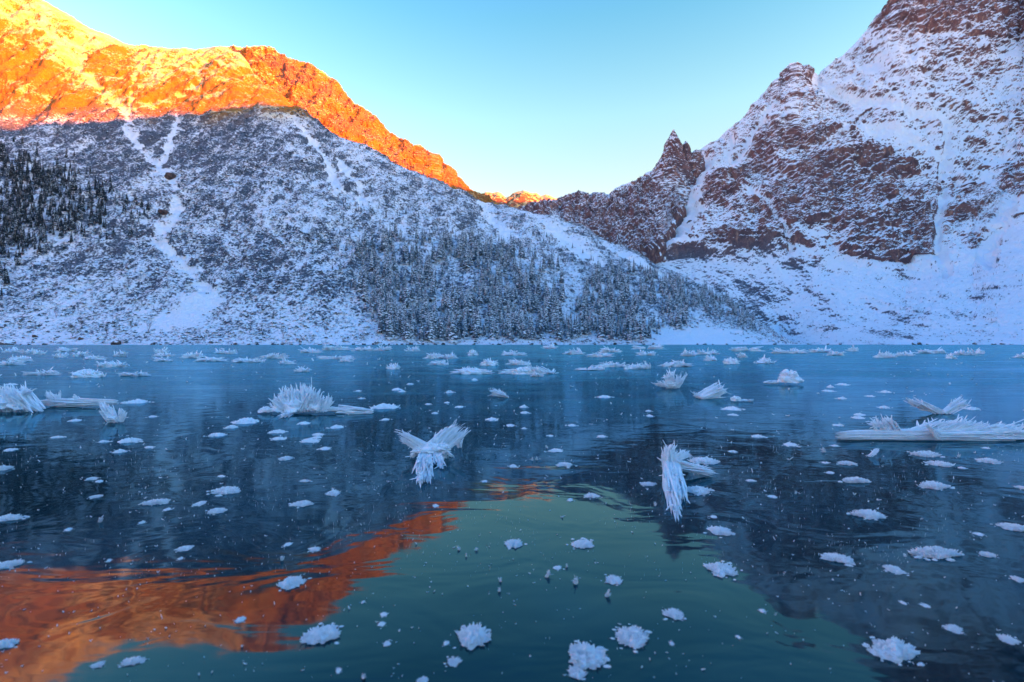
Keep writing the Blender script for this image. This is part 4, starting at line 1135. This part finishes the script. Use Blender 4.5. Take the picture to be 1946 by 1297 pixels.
def patch_mesh(seed, wd, dp, ht, close):
    """a crusty cushion of frost with a ragged rim"""
    r = np.random.RandomState(seed)
    ns, nr = (40, 11) if close else (24, 6)
    th = np.linspace(0, 2 * math.pi, ns, endpoint=False)
    o = r.uniform(0, 50)
    rim = 1 + 0.42 * perlin(np.cos(th) * 1.3 + o, np.sin(th) * 1.3 + o, th * 0 + 1.5) + 0.26 * perlin(np.cos(th) * 4 + o, np.sin(th) * 4, th * 0 + o) + r.uniform(-0.05, 0.05, ns)
    fr = np.linspace(0, 1, nr)[:, None]
    x = fr * rim * np.cos(th) * wd / 2; y = fr * rim * np.sin(th) * dp / 2
    bump = perlin(x / (wd * .16) + o, y / (dp * .16), x * 0 + o) * 0.6 + perlin(x / (wd * .06) + o, y / (dp * .06), x * 0 + o) * 0.5
    z = ht * np.clip((1 - fr ** 2.2) * (0.75 + bump) + 0.15 * (1 - fr), 0.02, None)
    z[-1] = -0.0008
    V = np.stack([x, y, z], -1).reshape(-1, 3)
    i = np.arange(ns * nr).reshape(nr, ns); k = np.roll(i, -1, 1)
    Fq = np.stack([i[:-1], i[1:], k[1:], k[:-1]], -1).reshape(-1, 4)
    Fq = np.concatenate([Fq[:, [0, 1, 2]], Fq[:, [0, 2, 3]]])
    B_ = Blades()
    for _ in range(330 if close else 60):
        a = r.uniform(0, 6.28); q = math.sqrt(r.uniform(0, 1)) * 0.97
        rq = q * np.interp(a, th, rim, period=6.2832)
        p = np.array([rq * math.cos(a) * wd / 2, rq * math.sin(a) * dp / 2, ht * (1 - q ** 2.2) * 0.62])
        dd = np.array([math.cos(a) * q, math.sin(a) * q, r.uniform(0.2, 1.0)]) * ht * r.uniform(0.2, 0.62)
        B_.needle(p, p + dd, wd * r.uniform(0.012, 0.03))
    for _ in range(r.randint(3, 9)):
        a = r.uniform(0, 6.28); q = r.uniform(1.02, 1.5); sz = wd * r.uniform(0.02, 0.07)
        B_.dome(np.array([q * math.cos(a) * wd / 2, q * math.sin(a) * dp / 2, 0.0]), sz * r.uniform(1, 2), sz, sz * 0.7)
    v_, f_ = B_.arrays()
    V = np.concatenate([V, v_]); Fq = np.concatenate([Fq, f_ + ns * nr])
    return mesh_np('frost_patch', V, Fq, M_FROST, False)
land = [('the two-armed ice crystal', 820, 870), ('the spear-shaped ice crystal', 1278, 910), ('the large ice fan', 580, 778), ('the two-pronged crystal', 215, 800), ('the longest ice log', 1780, 825),
        ('the fluffy frost ball', 1500, 725), ('the star-shaped crystal', 1276, 735), ('the left edge ice mound', 20, 770), ('the V-shaped ice feather', 1790, 780), ('the arrow-shaped crystal', 945, 755),
        ('the orange slope reflection', 330, 1140), ('the orange ridge reflection', 960, 930), ('the dark pinnacle reflection', 1290, 1020), ('the slanting ice bar', 1350, 750)]
special = {(899,1197): 'thick round frost clump on the dark ice at the bottom centre', (1111,1234): 'largest notched frost clump at the bottom right of centre', (1096,1271): 'round frost button just below the notched frost clump',
    (1200,1200): 'bent frost clump right of the notched frost clump', (610,1197): 'slanting frost slab at the lower end of the orange reflection', (1698,1224): 'broad frost clump in the dark lower right corner reflection',
    (556,1100): 'tilted leaf-shaped frost patch on the orange reflection edge', (1371,1075): 'oval frost patch on the shore edge of the teal sky reflection', (1369,1006): 'oval frost patch just right of the dark pinnacle reflection',
    (1165,1098): 'pale blue bubble-like disc in the teal sky reflection', (976,1030): 'frost patch in the teal sky reflection, left one of two', (1107,1030): 'frost patch in the teal sky reflection, right one of two',
    (1775,1050): 'long double frost patch on the dark right reflection', (1648,976): 'thin arched frost strip on the dark right reflection', (430,932): 'long oval frost patch on black ice left of centre',
    (18,1070): 'frost patch cut by the left picture edge above the orange reflection', (10,1220): 'frost patch cut by the left picture edge inside the orange reflection', (1338,875): 'oval frost patch above the right arm of the spear-shaped crystal',
    (1325,930): 'oval frost patch below the right arm of the spear-shaped crystal', (1282,1162): 'frost clump in the teal reflection above the bent clump', (633,935): 'frost patch with one upright spike left of the two-armed crystal',
    (598,1043): 'small frost patch with an orange rim reflection below it', (251,1254): 'frost-edged lens at the bottom of the orange reflection', (733,773): 'long low frost ridge between the ice fan and the centre'}
seen = {}
for k, (u, v, w, h) in enumerate(patches):
    d = gdist(v + h * 0.3); px = d / F
    wd = w * px
    dp_full = h * d * d / (F * CAM_H)
    dp = min(max(dp_full * 0.75, 0.45 * wd), 0.95 * wd) if d > 1.2 else min(dp_full * 0.9, 1.3 * wd)
    hpx = max(h - dp * F * CAM_H / (d * d) * 0.8, 1.2)
    ht = min(max(hpx * px, 0.16 * wd), 0.36 * wd)
    me = patch_mesh(k + 100, wd, dp, ht, w > 18 and v > 860)
    o = obj('frost_patch', me, None, ((u - 973) / F * d, d, 0.0))
    # patches drift into lines: turn them a little, differently each
    o.rotation_euler = (0, 0, rnd.uniform(-0.35, 0.35))
    if (u, v) in special: lb = special[(u, v)]
    else:
        nm, lu, lv = min(land, key=lambda t: ((t[1] - u) / 1.6) ** 2 + (t[2] - v) ** 2)
        du, dv = u - lu, v - lv
        rel = ('right of' if du > 0 else 'left of') if abs(du) > 1.5 * abs(dv) else ('below' if dv > 0 else 'above')
        if abs(du) > 60 and abs(dv) > 25 and 'of' not in rel: rel += (' and right of' if du > 0 else ' and left of')
        far_ = 'just ' if math.hypot(du, dv) < 60 else 'well ' if math.hypot(du, dv) > 170 else ''
        size = 'tiny' if w < 13 else 'small' if w < 20 else 'mid-sized' if w < 32 else 'wide'
        shp = 'sliver' if h / w < 0.24 else 'oval' if h / w < 0.5 else 'round'
        lb = f'{size} {shp} frost patch {far_}{rel} {nm}'
    tag(o, lb, 'frost patch', 'flat frost patches on the lake ice')

dups = {}
for o in [o for o in col.objects if o.name.startswith('frost_patch')]: dups.setdefault(o['label'], []).append(o)
for lb, os_ in dups.items():
    if len(os_) < 2: continue
    os_.sort(key=lambda o: o.location.y)
    sfx = {2: ['nearer one', 'farther one'], 3: ['nearest one', 'middle one', 'farthest one']}.get(len(os_), ['nearest one', 'second nearest one', 'third nearest one', 'farthest one', 'fifth one', 'sixth one'])
    for o, t_ in zip(os_, sfx): o['label'] = lb + ', ' + t_

# upright single frost chips standing on the clear ice
chips = [(190,986,8,14,20),(1039,1088,10,18,25),(1094,1102,10,16,0),(1153,1126,10,17,30),(951,1101,6,10,8),(949,1119,7,12,0),(536,1060,8,11,0),(873,1042,6,8,-30),(905,1044,6,6,0),(691,1283,10,14,0),(886,1054,4,9,0),(1077,1074,5,9,0),(1245,956,5,12,0),(1512,935,5,9,0),(633,929,5,9,0),(1567,855,8,9,-30),(1040,848,5,9,-20),(1012,872,5,8,0),(1020,871,5,8,0),(1822,865,5,9,0)]
for k, (u, v, w, h, lean) in enumerate(chips):
    v = v + h * 0.2; w = w * 0.7; h = h * 0.6
    d = gdist(v + h / 2); px = d / F
    org = np.array([(u - 973) / F * d, d, 0.0])
    B_ = Blades()
    lx = math.tan(math.radians(lean)) * h
    B_.plate(at(u - w / 2, v + h / 2, d), at(u + w / 2, v + h / 2, d), at(u + lx - w / 4, v - h / 2, d), at(u + lx + w / 5, v - h / 2, d), 7, w * 0.2 * px, thick=w * .12 * px)
    B_.tuft(at(u, v + h / 2, d), w * 0.55 * px, 12, w * 0.12 * px, 0.5)
    nm, lu, lv = min(land, key=lambda t: ((t[1] - u) / 1.6) ** 2 + (t[2] - v) ** 2)
    rel = ('right of' if u > lu else 'left of') if abs(u - lu) > abs(v - lv) else ('below' if v > lv else 'above')
    v_, f_ = B_.arrays()
    me = mesh_np('frost_chip', v_ - org, f_, M_FROST, False)
    tag(obj('frost_chip', me, None, tuple(org)), f"{'leaning' if lean else 'upright'} {'large' if h > 8 else 'small'} frost chip {rel} {nm}", 'frost chip', 'single frost chips on clear ice')

# crumbs and hair-thin needles nobody could count
B_ = Blades()
for _ in range(2400):
    v = HZ + 20 + (1297 - HZ - 20) * rs.rand() ** 1.25
    u = rs.uniform(-20, 1966); d = gdist(v); px = d / F
    if float(perlin(u / 70, v / 30, 0.5)) < -0.05 + 0.5 * rs.rand() - 0.25: continue
    w = rs.uniform(0.6, 2.0) * (1.6 if rs.rand() < 0.08 else 1)
    p = np.array([(u - 973) / F * d, d, 0.0])
    cl = 0.5 + 0.5 * math.sin(u * 0.013 + v * 0.02)
    for _k in range(2):
        q = p + np.array([rs.normal() * w, rs.normal() * w, abs(rs.normal()) * w * 0.9 + 0.3 * w]) * px
        B_.needle(p.copy(), q, w * 0.45 * px)
tag(obj('frost_crumbs', mesh_np('frost_crumbs', *B_.arrays(), M_FROST, False)), 'countless white frost crumbs strewn over the dark ice', 'frost', kind='stuff')
V_, F_ = [], []
for _ in range(110):
    v0 = rs.uniform(850, 1090); u0 = rs.uniform(0, 1946)
    for _k in range(rs.randint(4, 16)):
        v = v0 + rs.normal() * 12; u = u0 + rs.normal() * 34
        d = gdist(max(v, 800)); px = d / F
        x, y = (u - 973) / F * d, d; r_ = 0.16 * px; hgt_ = rs.uniform(3, 7) * px
        i = len(V_)
        V_ += [(x - r_, y, 0), (x + r_, y, 0), (x, y + 2 * r_, 0), (x + rs.normal() * .6 * px, y, hgt_)]
        F_ += [(i, i + 1, i + 3), (i + 1, i + 2, i + 3), (i + 2, i, i + 3)]
tag(obj('ice_needles', mesh_np('ice_needles', np.array(V_), np.array(F_), M_FROST, False)), 'hair-thin upright ice needles growing in lines on the clear ice', 'ice needles', kind='stuff')
